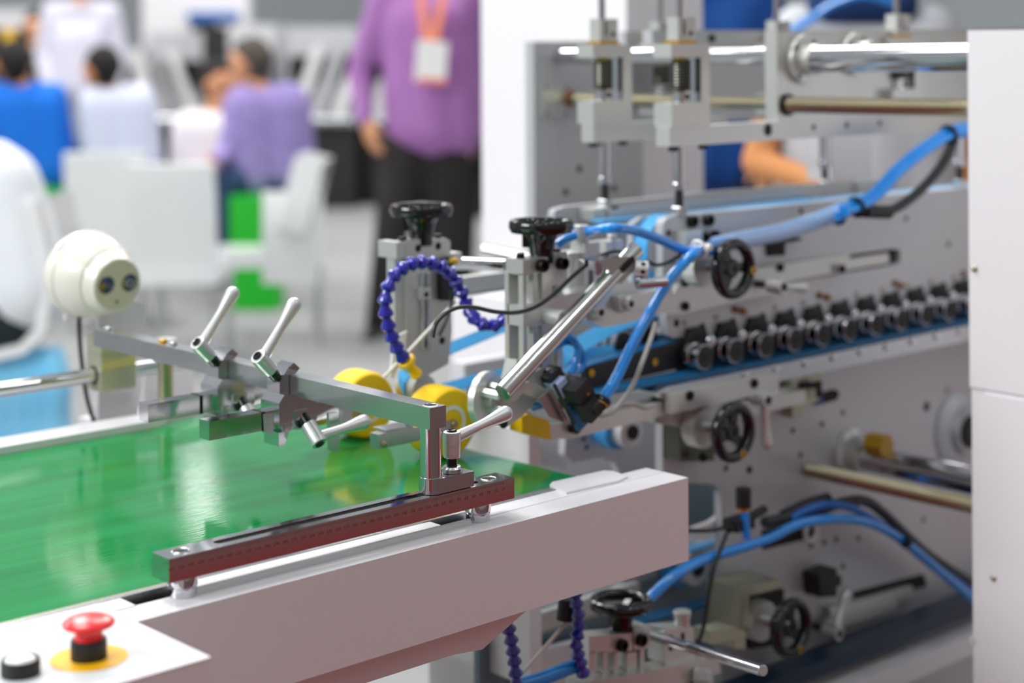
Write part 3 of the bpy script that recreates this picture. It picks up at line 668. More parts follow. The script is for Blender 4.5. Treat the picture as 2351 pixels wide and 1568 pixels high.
# ---- pressing rollers: two discs and a black holder each
def roller(label):
    t = thing('pressing_roller', label, 'roller', (1.7335, 1.52, 1.067), 'pressing rollers along the near carrier')
    c = V((1.7335, 1.512, 1.0846))
    B().lathe(c, Y_, [(.0166, 0), (.0174, .001), (.0174, .010), (.0166, .011)], 36).build('front_disc', 'chrome', t)
    B().lathe(c, -Y_, [(.0158, -.0004), (.0156, .0008), (.0118, .0009), (.0112, .0004)], 30).build('seal_ring', 'rubber', t)
    B().lathe(c, -Y_, [(.0108, 0), (.0106, .0010), (.0072, .0012)], 24).build('inner_ring', 'blackm', t); B().lathe(c, -Y_, [(.0056, .0008), (.0054, .0014)], 20).build('hub_bore', 'dark', t)
    B().lathe(c+Y_*.016, Y_, [(.0160, 0), (.0174, .001), (.0174, .009), (.016, .010)], 36).build('rear_disc', 'chrome', t)
    B().cyl(c+Y_*.002, c+Y_*.040, .0055).build('axle', 'screw', t)
    b = B(); b.prism([(c.x-.014, c.z-.002), (c.x-.006, c.z-.010), (c.x+.010, c.z-.002), (c.x+.030, c.z+.034), (c.x+.004, c.z+.034)], 'Y', c.y+.0285, c.y+.037, .0006); b.build('holder_arm', 'blackm', t)
    b = B(); b.sph((c.x+.026, c.y+.014, c.z+.017), .0075, (1, 1, 1.25)); b.build('holder_pin', 'chrome', t)
    return t
rl = roller('first pressing roller at the left end of the row')
ordn = ['second', 'third', 'fourth', 'fifth', 'sixth', 'seventh', 'eighth', 'ninth', 'tenth', 'eleventh', 'twelfth']
for k in range(11):
    c = copy_tree(rl); c.location = (1.7335+.0645*(k+1), 1.52, 1.067); c['label'] = ordn[k]+' pressing roller from the left end of the row'
for px, py, lb in ((1432, 790, 'small pressing roller left of the long diagonal hose'), (1490, 778, 'small pressing roller just behind the long diagonal hose')):
    c = copy_tree(rl); p = U(px, py, Y=1.58); c.location = (p.x, 1.588, p.z-.017); c['label'] = lb; c['group'] = 'pressing rollers before the carrier'

# ---- lower track and lower carrier
lt = thing('lower_track', 'pale metal track running under the row of pressing rollers', 'track', (2.1, 1.52, 1.03))
b = B(); b.prism([(1.62, 1.0555), (1.62, 1.050), (1.66, 1.036), (2.62, 1.036), (2.62, 1.060), (1.64, 1.060)], 'Y', 1.497, YN-.004, .0008); b.build('track_body', 'steel', lt)
b = B(); b.box(1.637, 1.857, 1.487, 1.4968, 1.027, 1.0525, .0008); b.build('front_bar', 'nickel', lt)
for q in ((1583, 908), (1731, 880)): screw(lt, U(*q, Y=1.487), (0, -1, 0), .0065, .003, 'screw', 'cap_screw')
for k in range(12):
    b = B(); b.lathe((1.80+.0645*k, 1.497, 1.0535), -Y_, [(.006, -.002), (.006, .003), (.004, .004)], 14); b.build('track_stud', 'chrome', lt)
b = B(); b.box(1.44, 2.62, 1.512, 1.546, 1.0602, 1.0645); b.build('blue_belt', 'beltd', lt)

lc_ = thing('lower_carrier', 'near lower carrier with large drilled pinkish grey side plate', 'belt carrier', (2.1, 1.56, 0), 'lower belt carriers')
YL = 1.56
plY([(1521, 925), (1521, 1105), (1640, 1112), (1657, 1130), (1657, 1660), (1700, 1650), (2300, 1360), (2300, 755), (1700, 880)], YL, .013, 'plate', lc_, 'side_plate', .001)
holesY(lc_, ((1820, 988), (1887, 974), (1754, 1003), (1838, 1045), (1667, 1075), (1720, 1160), (1935, 947), (1862, 1253), (1892, 1245), (1920, 1238), (1971, 1236), (1935, 1300), (2000, 800), (2075, 790), (2120, 1193)), YL, .0045)
for q in ((2127, 933), (2211, 910)): hole(lc_, U(*q, Y=YL), (0, -1, 0), .008)
for q in ((2173, 895), (1720, 1078)): screw(lc_, U(*q, Y=YL), (0, -1, 0), .005, .002, 'zinc' if q[0] > 2000 else 'screw', 'plate_screw')
bb = B(); bb.ribbon([(1.70, 1.512, .6215), (2.0, 1.512, .6205), (2.6, 1.512, .616)], (0, .022, 0), .020); bb.build('black_belt', mat('navy_belt', (6, 40, 66), 0, .4), lc_)
b = B(); b.box(1.66, 2.7, 1.47, 1.55, .560, .592, .002); b.build('bottom_rail', 'paint', lc_)
b = B(); b.box(1.70, 2.7, 1.60, 1.62, FL, .60, .002); b.build('lower_wall', 'paintg', lc_)
# lower slide rail on the plate
plY([(1905, 1395), (2095, 1345), (2100, 1372), (1910, 1425)], YL-.012, .012, 'nickel', lc_, 'slide_rail')
plY([(1960, 1360), (2120, 1318), (2130, 1345), (1965, 1388)], YL-.002, .004, 'dark', lc_, 'slot', 0)
plY([(1895, 1425), (2060, 1380), (2063, 1400), (1898, 1450)], YL-.020, .008, 'nickel', lc_, 'slide_plate')
plY([(1880, 1320), (1922, 1305), (1922, 1370), (1884, 1372)], YL-.03, .03, 'blackm', lc_, 'black_valve')
plY([(1922, 1325), (1932, 1322), (1932, 1345), (1922, 1347)], YL-.02, .015, 'blackm', lc_, 'valve_knob')
for q in ((2123, 1408), (1865, 1495)): screw(lc_, U(*q, Y=YL), (0, -1, 0), .006, .004, 'copper', 'copper_screw')
# slot with blue bracket and black t screw
plY([(1870, 905), (1915, 893), (1928, 900), (1922, 918), (1870, 932)], YL-.001, .002, 'dark', lc_, 'slot', 0)
plY([(1818, 835), (1882, 842), (1884, 915), (1820, 960)], YL-.018, .016, 'olive', lc_, 'bracket_plate')
for q in ((1832, 853), (1872, 847), (1833, 908)): screw(lc_, U(*q, Y=YL-.018), (0, -1, 0), .005, .003, 'screw', 'cap_screw')
b = B(); c = U(1880, 884, Y=YL-.03); b.cyl(c, c+V((-.03, .012, .002)), .005); b.cyl(c-Z_*.018, c+Z_*.006, .0045); b.build('thumb_screw', 'blackm', lc_)
plY([(1855, 925), (1880, 918), (1882, 900), (1890, 898), (1890, 922), (1856, 934)], YL-.004, .003, 'blued', lc_, 'blue_bracket', 0)

# front wall edge of the lower carrier block (white edges facing the belt)
lf = thing('lower_carrier', 'far lower carrier plate behind the conveyor end with a blue pulley', 'belt carrier', (1.6, 1.66, 0), 'lower belt carriers')
YQ = 1.66
plY([(1300, 985), (1525, 940), (1525, 1460), (1300, 1500), (1297, 1390), (1420, 1370), (1425, 1090), (1412, 1062), (1380, 1050), (1315, 1062), (1296, 1045)], YQ, .012, 'plate', lf, 'side_plate')
holesY(lf, ((1340, 1008), (1372, 1003), (1395, 1000), (1425, 1025), (1347, 1027)), YQ, .0035)
plY([(1218, 1008), (1300, 1000), (1300, 1078), (1218, 1062)], YQ+.05, .012, 'plate', lf, 'rear_plate')
plY([(1430, 1450), (1550, 1420), (1680, 1380), (1680, 1250), (1560, 1240), (1430, 1280)], YQ-.01, .01, 'plate', lf, 'lower_plate')
for q, r in (((1475, 998), .022), ((1625, 1310), .026)):
    c = U(*q, Y=YL+.03); pulley(lf, (c.x, YL+.05, c.z), r, .02, 'paintg', 'pulley')
    B().lathe((c.x+.0, YL+.0485, c.z), -Y_, [(r*.45, -.001), (r*.45, .003)], 24).build('pulley_hub', 'screw', lf)
    b = B(); b.lathe((c.x-.010, YL+.066, c.z), Y_, [(r*1.12, 0), (r*1.12, .022)], 36); b.build('belt_wrap', 'beltb', lf)
bb = B(); bb.ribbon([U(1440, 1310, Y=1.60), U(1560, 1265, Y=1.60), U(1660, 1240, Y=1.60)], (0, .012, 0), .003); bb.build('blue_belt', 'beltb', lf)

# ---- handwheels facing the operator
def handwheel(label, Xc, Zc, rot=0, Yw=1.452, r=.0395, knob_a=-8, gear=True):
    t = thing('handwheel', label, 'handwheel', (Xc, Yw, Zc-r), 'black spoked handwheels')
    c = V((Xc, Yw, Zc))
    B().torus(c, Y_, r-.0066, .0071, 48, 14, 1.2).build('rim', 'black', t)
    b = B()
    for a in (rot, rot+120, rot+240):
        d = V((math.cos(R(a)), 0, math.sin(R(a)))); p = V((-math.sin(R(a)), 0, math.cos(R(a))))
        b.obox(c+Y_*.004+d*(r*.5), (d, p, Y_), (r*.34, .0062, .0035), .001)
    b.build('spokes', 'black', t)
    B().lathe(c+Y_*.028, -Y_, [(.0115, 0), (.0115, .016), (.0125, .020), (.0125, .028), (.0110, .030), (.0045, .030), (.0045, .028), (.0001, .028)], 28).build('hub', 'black', t)
    a = R(knob_a); k = c+V((math.cos(a), 0, math.sin(a)))*(r-.0072)-Y_*.0066
    B().lathe(k, -Y_, [(.0052, 0), (.0052, .0022), (.0030, .0024), (.0028, .001), (.0001, .001)], 18).build('brass_insert', 'brass', t)
    B().cyl(c+Y_*.02, V((Xc, YN-.002, Zc)), .007).build('spindle', 'steel', t)
    if gear:
        n = 30; b = B(); pr = []
        for i in range(2*n):
            an = math.pi*i/n; rr = .0275 if i % 2 else .0255; pr.append((Xc-.006+rr*math.cos(an), Zc+rr*math.sin(an)))
        b.prism(pr, 'Y', Yw+.040, Yw+.062); b.build('graduated_collar', 'nickel', t)
    return t
hw1 = handwheel('upper black handwheel with brass insert just under the hose tie', 1.7201, 1.2095, 0)
hw2 = handwheel('middle black handwheel below the pale metal track', 1.7182, .997, 75, knob_a=-70)
hw3 = handwheel('lowest black handwheel in shade near the bottom right', 1.8357, .7147, 80, knob_a=-70)
hm = thing('handwheel_mount', 'grey mounting block behind the middle black handwheel', 'block', (1.70, 1.52, .95))
plY([(1504, 950), (1600, 935), (1850, 895), (1850, 925), (1700, 960), (1620, 980), (1590, 985), (1504, 972)], 1.515, .044, 'nickel', hm, 'mount_plate')
plY([(1560, 975), (1640, 960), (1640, 1058), (1562, 1060)], 1.53, .028, 'coil', hm, 'lower_block')
for q in ((1577, 960), (1612, 1050)): screw(hm, U(*q, Y=1.515), (0, -1, 0), .0062, .004, 'screw', 'cap_screw')
hm2 = thing('handwheel_mount', 'grey mounting block behind the lowest black handwheel', 'block', (1.80, 1.52, .68))
plY([(1698, 1350), (1790, 1330), (1790, 1350), (1720, 1368), (1720, 1440), (1698, 1450)], 1.50, .058, 'olive', hm2, 'mount_plate')
plY([(1722, 1368), (1800, 1352), (1800, 1480), (1722, 1490)], 1.53, .028, 'screw', hm2, 'lower_block')

# ---- indexing levers of the machine
def mlever(label, q, Yc, arm, L=.075, r=.0085):
    r = .0102; c = U(*q, Y=Yc); t = thing('machine_lever', label, 'lever', (c.x, c.y, c.z-.01), 'silver levers on the machine plates')
    lever(t, c+Y_*.026, -Y_, arm, L, r, collar=False)
    B().cyl(c+Y_*.055, c+Y_*.026, .0052).build('black_pin', 'blackm', t)
    return t
mlever('silver lever pointing right beside the upper black handwheel', (1800, 659), 1.485, (1, 0, -.12), .058)
mlever('silver lever hanging down right of the middle black handwheel', (1764, 919), 1.475, (.10, 0, -1), .068)
mlever('silver lever tilted up right of the lowest black handwheel', (1928, 1455), 1.50, (.55, 0, 1), .062)

# ---- lower shafts on the right
flange_t = thing('shaft_flange', 'grey round flange around the dark chrome shaft at lower right', 'flange', (2.05, YL, .88))
b = B(); c = U(1945, 1040, Y=YL); b.lathe((c.x, YL, c.z), -Y_, [(.038, 0), (.038, .010), (.030, .014), (.026, .034), (.022, .036)], 36); b.build('flange_body', 'nickel', flange_t)
for k in range(3):
    a = R(100+100*k); hole(flange_t, (c.x+.032*math.cos(a), YL-.012, c.z+.032*math.sin(a)), (0, -1, 0), .004)
rod((c.x, 1.1, c.z-.002), (c.x, YL-.02, c.z-.002), .0195, 'chrome', 'lower_shaft', 'thick dark chrome shaft leaving the lower round flange')
c = U(1850, 1076, Y=YL); threaded((c.x, 1.1, c.z), (c.x, YL-.002, c.z), .0110, 'zinc', 'lower_lead_screw', 'long zinc lead screw in front of the dark chrome shaft')
c = U(2020, 1040, Y=YL+.05); threaded((c.x, 1.1, c.z), (c.x, YL-.002, c.z), .0075, 'zinc', 'rear_lead_screw', 'thin zinc lead screw behind the dark chrome shaft')
b = B(); c = U(2010, 1020, Y=1.50); pr = [(c.x+.018*math.cos(R(a)), c.z+.018*math.sin(R(a))) for a in (0, 60, 120, 180, 240, 300)]
b.prism(pr, 'Y', 1.48, 1.51, .001); o = b.build('yellow_stop_ring', mat('ochre_ring', (170, 130, 20), 0, .4)); o['label'] = 'ochre yellow stop ring on the thin lead screw'; o['category'] = 'ring'
bs = thing('bearing_housing', 'grey round bearing housing with black bore beside the right cabinet', 'bearing', (2.35, YL, .9))
c = U(2195, 985, Y=YL)
B().lathe((c.x, YL, c.z), -Y_, [(.060, 0), (.060, .004), (.048, .012), (.040, .014), (.034, .026), (.026, .026), (.026, .004)], 40).build('housing', 'plate', bs)
B().lathe((c.x, YL, c.z), -Y_, [(.026, .0), (.0255, .034), (.0001, .034)], 32).build('bore', 'rubber', bs)

# ================================================================ white cabinet at the right edge
rc = thing('right_cabinet', 'tall white cabinet cutting off the machine at the right edge', 'cabinet', (2.4, 1.0, 0))
ZJ = 1.0575
b = B(); b.box(1.93, 2.8, 1.06, 1.2335, ZJ, 1.5178, .003); b.build('upper_panel', 'paint', rc)
b = B(); b.box(1.932, 2.8, 1.062, 1.232, FL, ZJ-.0012, .003); b.build('lower_body', 'paint', rc)
yd = U(2258, 950, X=1.93).y
b = B(); b.box(1.929, 1.934, 1.075, yd-.0012, .3, ZJ-.006, .0012); b.build('door_panel', 'paint', rc)
for q, z in (((2237, 617), 0), ((2281, 1327), 0)):
    c = U(*q, X=1.929); b = B(); b.lathe(c, -X_, [(.0042, -.001), (.0040, .0012), (.0024, .0026), (.0001, .003)], 16); b.build('panel_screw', 'zinc', rc)
c = U(2232, 1470, X=1.9315); B().lathe(c, -X_, [(.005, -.0006), (.005, .0006)], 16).build('filled_hole', 'paintg', rc)

# machine base skirts seen below and beside the conveyor
ms = thing('base_housing', 'white base housing of the machine below the conveyor end', 'machine base', (1.6, 1.8, 0))
c0_ = U(985, 1500, X=1.50); c1_ = U(1106, 1500, X=1.50)
b = B(); b.box(1.50, 1.54, c1_.y, c0_.y, FL, .80, .002); b.build('front_panel', 'paint', ms)
B().box(1.46, 1.48, 1.565, 1.94, .70, 1.018, .002).build('upper_front_panel', 'paint', ms)
b = B(); b.box(1.70, 2.7, 1.965, 1.995, FL, 1.02, .002); b.build('far_wall', 'paintg', ms)

wn_ = thing('window_edge', 'white rounded cut-out edge left of the lower side plate', 'edge strip', tuple(U(1610, 1220, Y=1.60)))
B().tube([U(1648, 1100, Y=1.575), U(1652, 1150, Y=1.575), U(1650, 1180, Y=1.575), U(1630, 1200, Y=1.575), U(1600, 1212, Y=1.575), U(1560, 1228, Y=1.575)], .0045, 8).build('rounded_edge', 'paint', wn_)
plY([(1570, 1100), (1650, 1100), (1650, 1205), (1570, 1222)], 1.61, .004, mat('slate_panel', (112, 130, 140), .2, .5), wn_, 'slate_back', 0)
# ================================================================ knob columns over the belt end
def zY(px, py, Y): return U(px, py, Y=Y).z
def knob_wheel(parent, c, r=.0395, mt='black', zoff=0):
    """horizontal dished hand wheel on a conical hub, c = centre of the rim"""
    c = V(c)
    b = B(); b.lathe(c, Z_, [(r*.55, -.0085), (r*.93, -.0075), (r, -.0015), (r*.985, .0040), (r*.93, .0072), (r*.84, .0068), (r*.76, .0028), (r*.72, -.0030), (r*.35, -.0040), (.0085, -.0035), (.0085, .0005), (.0001, .0005)], 48)
    w_ = b.build('hand_wheel', mt, parent)
    b = B(); b.lathe(c, -Z_, [(r*.60, .0070), (r*.50, .012), (r*.42, .020), (r*.36, .032), (r*.35, .044), (r*.20, .0445)], 32); b.build('hub_cone', mt, parent)
    for k in range(6):
        a = R(60*k+10); d = V((math.cos(a), math.sin(a), 0))
        if k % 2: continue
        B().obox(c+d*r*.46-Z_*.016, (d, V((-d.y, d.x, 0)), Z_), (r*.12, .0025, .010), .001).build('rib', mt, parent)
    B().cyl(c-Z_*.060, c-Z_*.044, .0055).build('spindle', 'nickel', parent)
kc = U(1243, 518, Y=1.482)
nc = thing('knob_column', 'near adjusting column with a black dished hand wheel on top', 'column', (1.38, 1.48, 1.0), 'adjusting columns over the belt end')
knob_wheel(nc, kc)
XC, YC = 1.360, 1.466
zt0 = zY(1201, 597, YC); zt1 = zY(1201, 632, YC); zm0 = zY(1201, 703, YC); zm1 = zY(1201, 750, YC); zb1 = zY(1201, 872, YC)
b = B(); b.box(XC, XC+.040, YC, YC+.030, zt1, zt0, .001); b.build('top_block', 'nickel', nc)
b = B(); b.box(XC+.042, XC+.078, YC+.006, YC+.034, zt1-.018, zt0+.003, .001); b.build('top_block', 'nickel', nc)
b = B()
for y0, y1, x0_, x1_ in ((YC+.024, YC+.031, XC-.001, XC+.026), (YC+.000, YC+.008, XC, XC+.006), (YC+.004, YC+.012, XC+.020, XC+.027), (YC+.004, YC+.030, XC+.034, XC+.050), (YC+.010, YC+.030, XC+.064, XC+.074)):
    b.box(x0_, x1_, y0, y1, zb1, zt1+.001, .0005)
b.build('uprights', 'nickel', nc)
b = B(); b.prism([(XC-.001, zm0), (XC-.001, zm1), (XC+.040, zm1-.002), (XC+.075, zm1+.004), (XC+.135, zm1+.010), (XC+.150, zm1+.026), (XC+.13, zm0+.010), (XC+.06, zm0+.006)], 'Y', YC-.001, YC+.026, .001); b.build('cross_arm', 'nickel', nc)
b = B(); b.prism([(XC-.001, zb1+.022), (XC-.012, zb1-.012), (XC-.004, zb1-.012), (XC+.008, zb1+.004), (XC+.05, zb1+.004), (XC+.05, zb1+.020)], 'Y', YC+.010, YC+.030, .001); b.build('foot', 'nickel', nc)
for q, y in (((1240, 609), YC), ((1286, 604), YC+.006)):
    c = U(*q, Y=y); screw(nc, c, (0, -1, 0), .0078, .009, 'screw', 'cap_screw')
for q in ((1195, 592), (1278, 580)):
    c = U(*q, Y=YC+.015); B().cyl((c.x, c.y, zt0), (c.x, c.y, zt0+.006), .005).build('cap_screw', 'screw', nc)
c = U(1318, 640, Y=1.505); B().cyl((c.x, c.y, c.z-.036), (c.x, c.y, c.z+.034), .0185).build('guide_cylinder', 'nickel', nc)
B().box(c.x+.020, c.x+.034, c.y-.014, c.y+.012, c.z-.04, c.z+.030, .001).build('side_block', 'nickel', nc)
B().cyl((kc.x, kc.y, zm0), (kc.x, kc.y, zt1), .0055).build('lead_screw', 'chrome', nc)
c = U(1262, 726, Y=YC-.005); b = B(); b.cyl(c+Y_*.005, c-Y_*.024, .0098); b.build('roller_stub', 'lever', nc); B().lathe(c-Y_*.024, -Y_, [(.006, -.0004), (.006, .0008)], 20).build('stub_bore', 'dark', nc)
c = U(1345, 545, Y=1.50)
b = B(); b.cyl((c.x-.008, 1.50, c.z-.006), (c.x-.008, 1.50, c.z+.016), .0095); b.box(c.x-.012, c.x+.014, 1.49, 1.515, c.z-.022, c.z-.006, .001); b.box(c.x-.008, c.x+.008, 1.492, 1.51, c.z-.040, c.z-.020, .001); b.build('hose_fitting', 'nickel', nc)
c = U(1400, 560, Y=1.52); b = B(); b.box(c.x-.012, c.x+.020, 1.515, 1.54, c.z-.016, c.z+.004, .001); b.cyl((c.x+.004, 1.52, c.z-.02), (c.x+.004, 1.52, c.z+.012), .006); b.build('clamp_block', 'nickel', nc)
# cams and hubs to the right of the column
cam_t = thing('cam_plate', 'nickel plate with two hub bosses behind the diagonal chrome tube', 'plate', (1.47, 1.50, 1.12))
plY([(1345, 665), (1420, 640), (1470, 655), (1545, 668), (1545, 712), (1440, 742), (1385, 752), (1345, 735)], 1.515, .016, 'nickel', cam_t, 'plate_body')
plY([(1422, 682), (1545, 660), (1545, 700), (1424, 712)], 1.500, .015, 'nickel', cam_t, 'arm_bar')
for q, r in (((1373, 716), .014), ((1442, 697), .013)):
    c = U(*q, Y=1.50); B().lathe((c.x, 1.515, c.z), -Y_, [(r, 0), (r, .006), (r*.7, .008), (r*.7, .020), (r*.6, .021)], 8).build('hub_boss', 'nickel', cam_t)
    hole(cam_t, (c.x, 1.494, c.z), (0, -1, 0), r*.35)
# far column
fcx = thing('knob_column', 'far adjusting column with a black hand wheel against the background', 'column', (1.37, 1.65, 1.0), 'adjusting columns over the belt end')
kf = U(967, 482, Y=1.655); knob_wheel(fcx, kf)
YFp = 1.645
plY([(931, 557), (940, 551), (1025, 547), (1034, 553), (1038, 760), (1030, 835), (968, 870), (940, 850), (932, 840)], YFp, .020, 'nickel', fcx, 'face_plate', .001)
b = B(); p = U(931, 560, Y=YFp); p2 = U(931, 790, Y=YFp); b.box(p.x-.014, p.x+.001, YFp+.004, YFp+.020, p2.z, p.z, .001); b.build('side_plate', 'nickel', fcx)
c = U(912, 572, X=p.x-.010); b = B(); b.box(p.x-.016, p.x-.002, YFp-.002, YFp+.034, c.z-.011, c.z+.009, .001); b.build('top_block', 'nickel', fcx)
holesY(fcx, ((960, 570), (1006, 565), (978, 788), (1015, 782)), YFp, .0048)
for px in (971, 985):
    c = U(px, 720, Y=YFp-.003); b = B(); b.cyl((c.x, YFp-.002, c.z-.045), (c.x, YFp-.002, c.z+.05), .0028); b.build('guide_rod', 'chrome', fcx)
plY([(966, 662), (989, 660), (990, 686), (967, 688)], YFp-.008, .008, 'nickel', fcx, 'slide_nut'); hole(fcx, U(979, 676, Y=YFp-.008), (0, -1, 0), .0035)
for q in ((925, 550), (1004, 543)):
    c = U(*q, Y=YFp+.012); B().cyl((c.x, c.y, c.z-.004), (c.x, c.y, c.z+.003), .0055).build('cap_screw', 'screw', fcx)
plY([(1016, 598), (1040, 590), (1044, 690), (1018, 690)], YFp-.012, .012, 'blackm', fcx, 'valve_body')
plY([(1036, 582), (1060, 579), (1062, 600), (1040, 603)], YFp+.002, .02, 'nickel', fcx, 'bracket')
B().cyl(U(1030, 600, Y=YFp-.01), U(1052, 600, Y=YFp-.02), .004).build('brass_stud', 'brass', fcx)
plY([(905, 775), (935, 760), (926, 815), (905, 868), (897, 862)], YFp-.02, .003, 'white', fcx, 'white_paddle', 0)
sr = B().cyl(U(1046, 692, Y=1.60), U(880, 868, Y=1.62), .0022, seg=10).build('thin_rod', 'cream'); sr['label'] = 'thin cream rod slanting down to the farther yellow wheel'; sr['category'] = 'rod'
rod(U(1052, 604, Y=1.68), U(1168, 609, Y=1.56), .0085, 'chrome', 'link_shaft', 'short chrome shaft between the two knob columns')
rk = thing('toothed_rack', 'grey toothed rack bar between the two knob columns', 'rack', (1.5, 1.70, 1.15))
p0, p1 = U(1040, 655, Y=1.70), U(1175, 650, Y=1.70); zr = U(1060, 655, Y=1.70).z
b = B(); b.box(p0.x, p1.x+.03, 1.70, 1.715, zr-.012, zr+.010, .0006)
for k in range(24):
    x = p0.x+k*.0045; b.box(x, x+.0022, 1.70, 1.715, zr-.015, zr-.011)
b.build('rack_bar', 'nickel', rk)

# ---- nose belts
fb = thing('nose_belt', 'light blue flat belt looping round the nose behind the yellow wheels', 'belt', (1.5, 1.70, 1.0), 'blue nose belts')
pc2 = U(968, 893, Y=1.66); pulley(fb, (pc2.x, 1.655, pc2.z), .0185, .035, 'nickel', 'nose_pulley')
pts = [U(1330, 690, Y=1.675), U(1160, 757, Y=1.675), U(1040, 806, Y=1.675), U(975, 835, Y=1.675), U(940, 855, Y=1.675), U(922, 878, Y=1.675), U(922, 900, Y=1.675), U(935, 918, Y=1.675), U(960, 925, Y=1.675), U(1010, 905, Y=1.675), U(1090, 882, Y=1.675), U(1400, 815, Y=1.675)]
b = B(); b.ribbon([p+V((0, 0, .005)) for p in pts], (0, .006, .0055), .0022); b.build('belt_loop', 'beltb', fb)
nb = thing('nose_belt', 'light blue flat belt rising behind the diagonal chrome tube', 'belt', (1.5, 1.56, 1.0), 'blue nose belts')
pts = [U(1700, 640, Y=1.58), U(1490, 716, Y=1.58), U(1400, 752, Y=1.58), U(1310, 803, Y=1.58), U(1296, 815, Y=1.58), U(1296, 822, Y=1.58), U(1310, 823, Y=1.58), U(1430, 806, Y=1.58), U(1560, 775, Y=1.58)]
b = B(); b.ribbon(pts, (0, .008, .008), .0025); b.build('belt_loop', 'beltb', nb)
lb = thing('lower_nose', 'black lower nose plate wrapped by a teal belt', 'belt', (1.5, 1.53, 1.03), )
plY([(1345, 845), (1560, 785), (1690, 760), (1690, 830), (1560, 846), (1352, 892)], 1.545, .012, 'blackm', lb, 'nose_plate')
for q in ((1357, 857), (1503, 832)): screw(lb, U(*q, Y=1.545), (0, -1, 0), .005, .002, 'brass', 'brass_screw')
b = B(); pts = [U(1700, 835, Y=1.53), U(1560, 858, Y=1.53), U(1390, 893, Y=1.53), U(1250, 925, Y=1.53), U(1150, 955, Y=1.53), U(1095, 962, Y=1.53), U(1088, 950, Y=1.53), U(1120, 925, Y=1.53), U(1345, 835, Y=1.56), U(1560, 775, Y=1.56)]
b.ribbon(pts, (0, .012, 0), .003); b.build('teal_belt', 'beltd', lb)
# grey support bar with the yellow end block
sbar = thing('support_bar', 'pinkish grey support bar with a yellow end block above the belt end', 'bar', (1.5, 1.50, 1.0))
plY([(1262, 975), (1400, 948), (1548, 915), (1640, 900), (1640, 935), (1540, 950), (1312, 1007), (1262, 1008)], 1.50, .025, 'nickel', sbar, 'bar_body')
plY([(1198, 957), (1212, 950), (1262, 965), (1265, 1010), (1230, 1003), (1199, 993)], 1.495, .022, mat('ochre_yellow', (226, 178, 0), 0, .45), sbar, 'yellow_block')
c = U(1215, 965, Y=1.52); B().lathe((c.x-.006, 1.53, c.z), -Y_, [(.015, 0), (.015, .012), (.012, .014)], 24).build('bearing', 'steel', sbar)
c = U(1320, 981, Y=1.495); B().lathe(c, -Y_, [(.0078, -.004), (.0078, .004), (.003, .004), (.003, .002)], 20).build('end_washer', 'screw', sbar)

# ---- diagonal chrome tube in its clamp, with sensor
dt = thing('diagonal_tube', 'polished chrome tube slanting down from its clamp to the photo sensor', 'tube', (1.45, 1.42, 1.0))
YD = 1.415
pa, pb_ = U(1153, 902, Y=YD), U(1461, 572, Y=YD+.006)
b = B(); d = (pb_-pa).normalized(); L = (pb_-pa).length
b.lathe(pa, d, [(.0098, 0), (.0105, .0008), (.0105, L-.0008), (.0098, L)], 36); b.build('tube', 'bright_tube', dt)
plt = [(1392, 608), (1440, 590), (1470, 615), (1455, 650), (1425, 655), (1400, 640)]
plY([(1370, 600), (1412, 590), (1465, 590), (1455, 622), (1425, 652), (1398, 622)], YD-.004, .030, 'chrome', dt, 'tube_clamp', .001)
p = U(1440, 607, Y=YD-.0045); b = B(); b.obox(p, (d, -Y_, d.cross(Y_)), (.013, .0012, .0035)); b.build('clamp_slot', 'dark', dt)
c = U(1461, 617, Y=YD-.004); b = B(); b.lathe(c+Y_*.0, V((.75, -.65, -.1)), [(.0105, -.002), (.0108, .0), (.0108, .013), (.0100, .014), (.0001, .014)], 30); b.build('knurled_knob', 'lever', dt)
for k in range(7):
    ax_ = V((.75, -.65, -.1)).normalized(); t1 = ax_.orthogonal().normalized(); t2 = ax_.cross(t1); a = 2*math.pi*k/7
    o_ = t1*math.cos(a)+t2*math.sin(a); B().lathe(c+ax_*.007+o_*.0106, o_, [(.0028, -.0006), (.0028, .0004)], 12).build('knob_hole', 'screw', dt)
c = U(1462, 652, Y=YD+.01); B().cyl(c, c+V((.040, -.012, .0)), .0062).build('cross_pin', 'chrome', dt)
# lower end bracket
plY([(1143, 908), (1200, 880), (1216, 876), (1268, 898), (1246, 918), (1199, 903), (1182, 922), (1160, 915)], YD+.012, .010, 'nickel', dt, 'z_bracket', .0006)
plY([(1236, 915), (1268, 893), (1312, 976), (1300, 972), (1262, 958)], YD+.004, .0015, 'steel', dt, 'bracket_wing', 0)
plY([(1170, 880), (1245, 845), (1250, 900), (1200, 955), (1165, 980), (1135, 975), (1140, 940)], YD+.034, .006, 'nickel', dt, 'link_plate')
c = U(1122, 918, Y=YD+.040); B().lathe((c.x, YD+.044, c.z), V((.25, -.97, 0)), [(.0320, -.004), (.0320, .004), (.0305, .005), (.012, .005), (.012, .014)], 48).build('round_disc', 'nickel', dt)
for q in ((1108, 900), (1130, 888), (1125, 938)):
    c = U(*q, Y=YD+.036); B().lathe(c, V((.3, -1, -.1)), [(.0055, -.002), (.0055, .022), (.0045, .023)], 6).build('hex_pin', 'lever', dt)
c = U(1157, 972, Y=YD+.03); hole(dt, c, (0, -1, 0), .006)
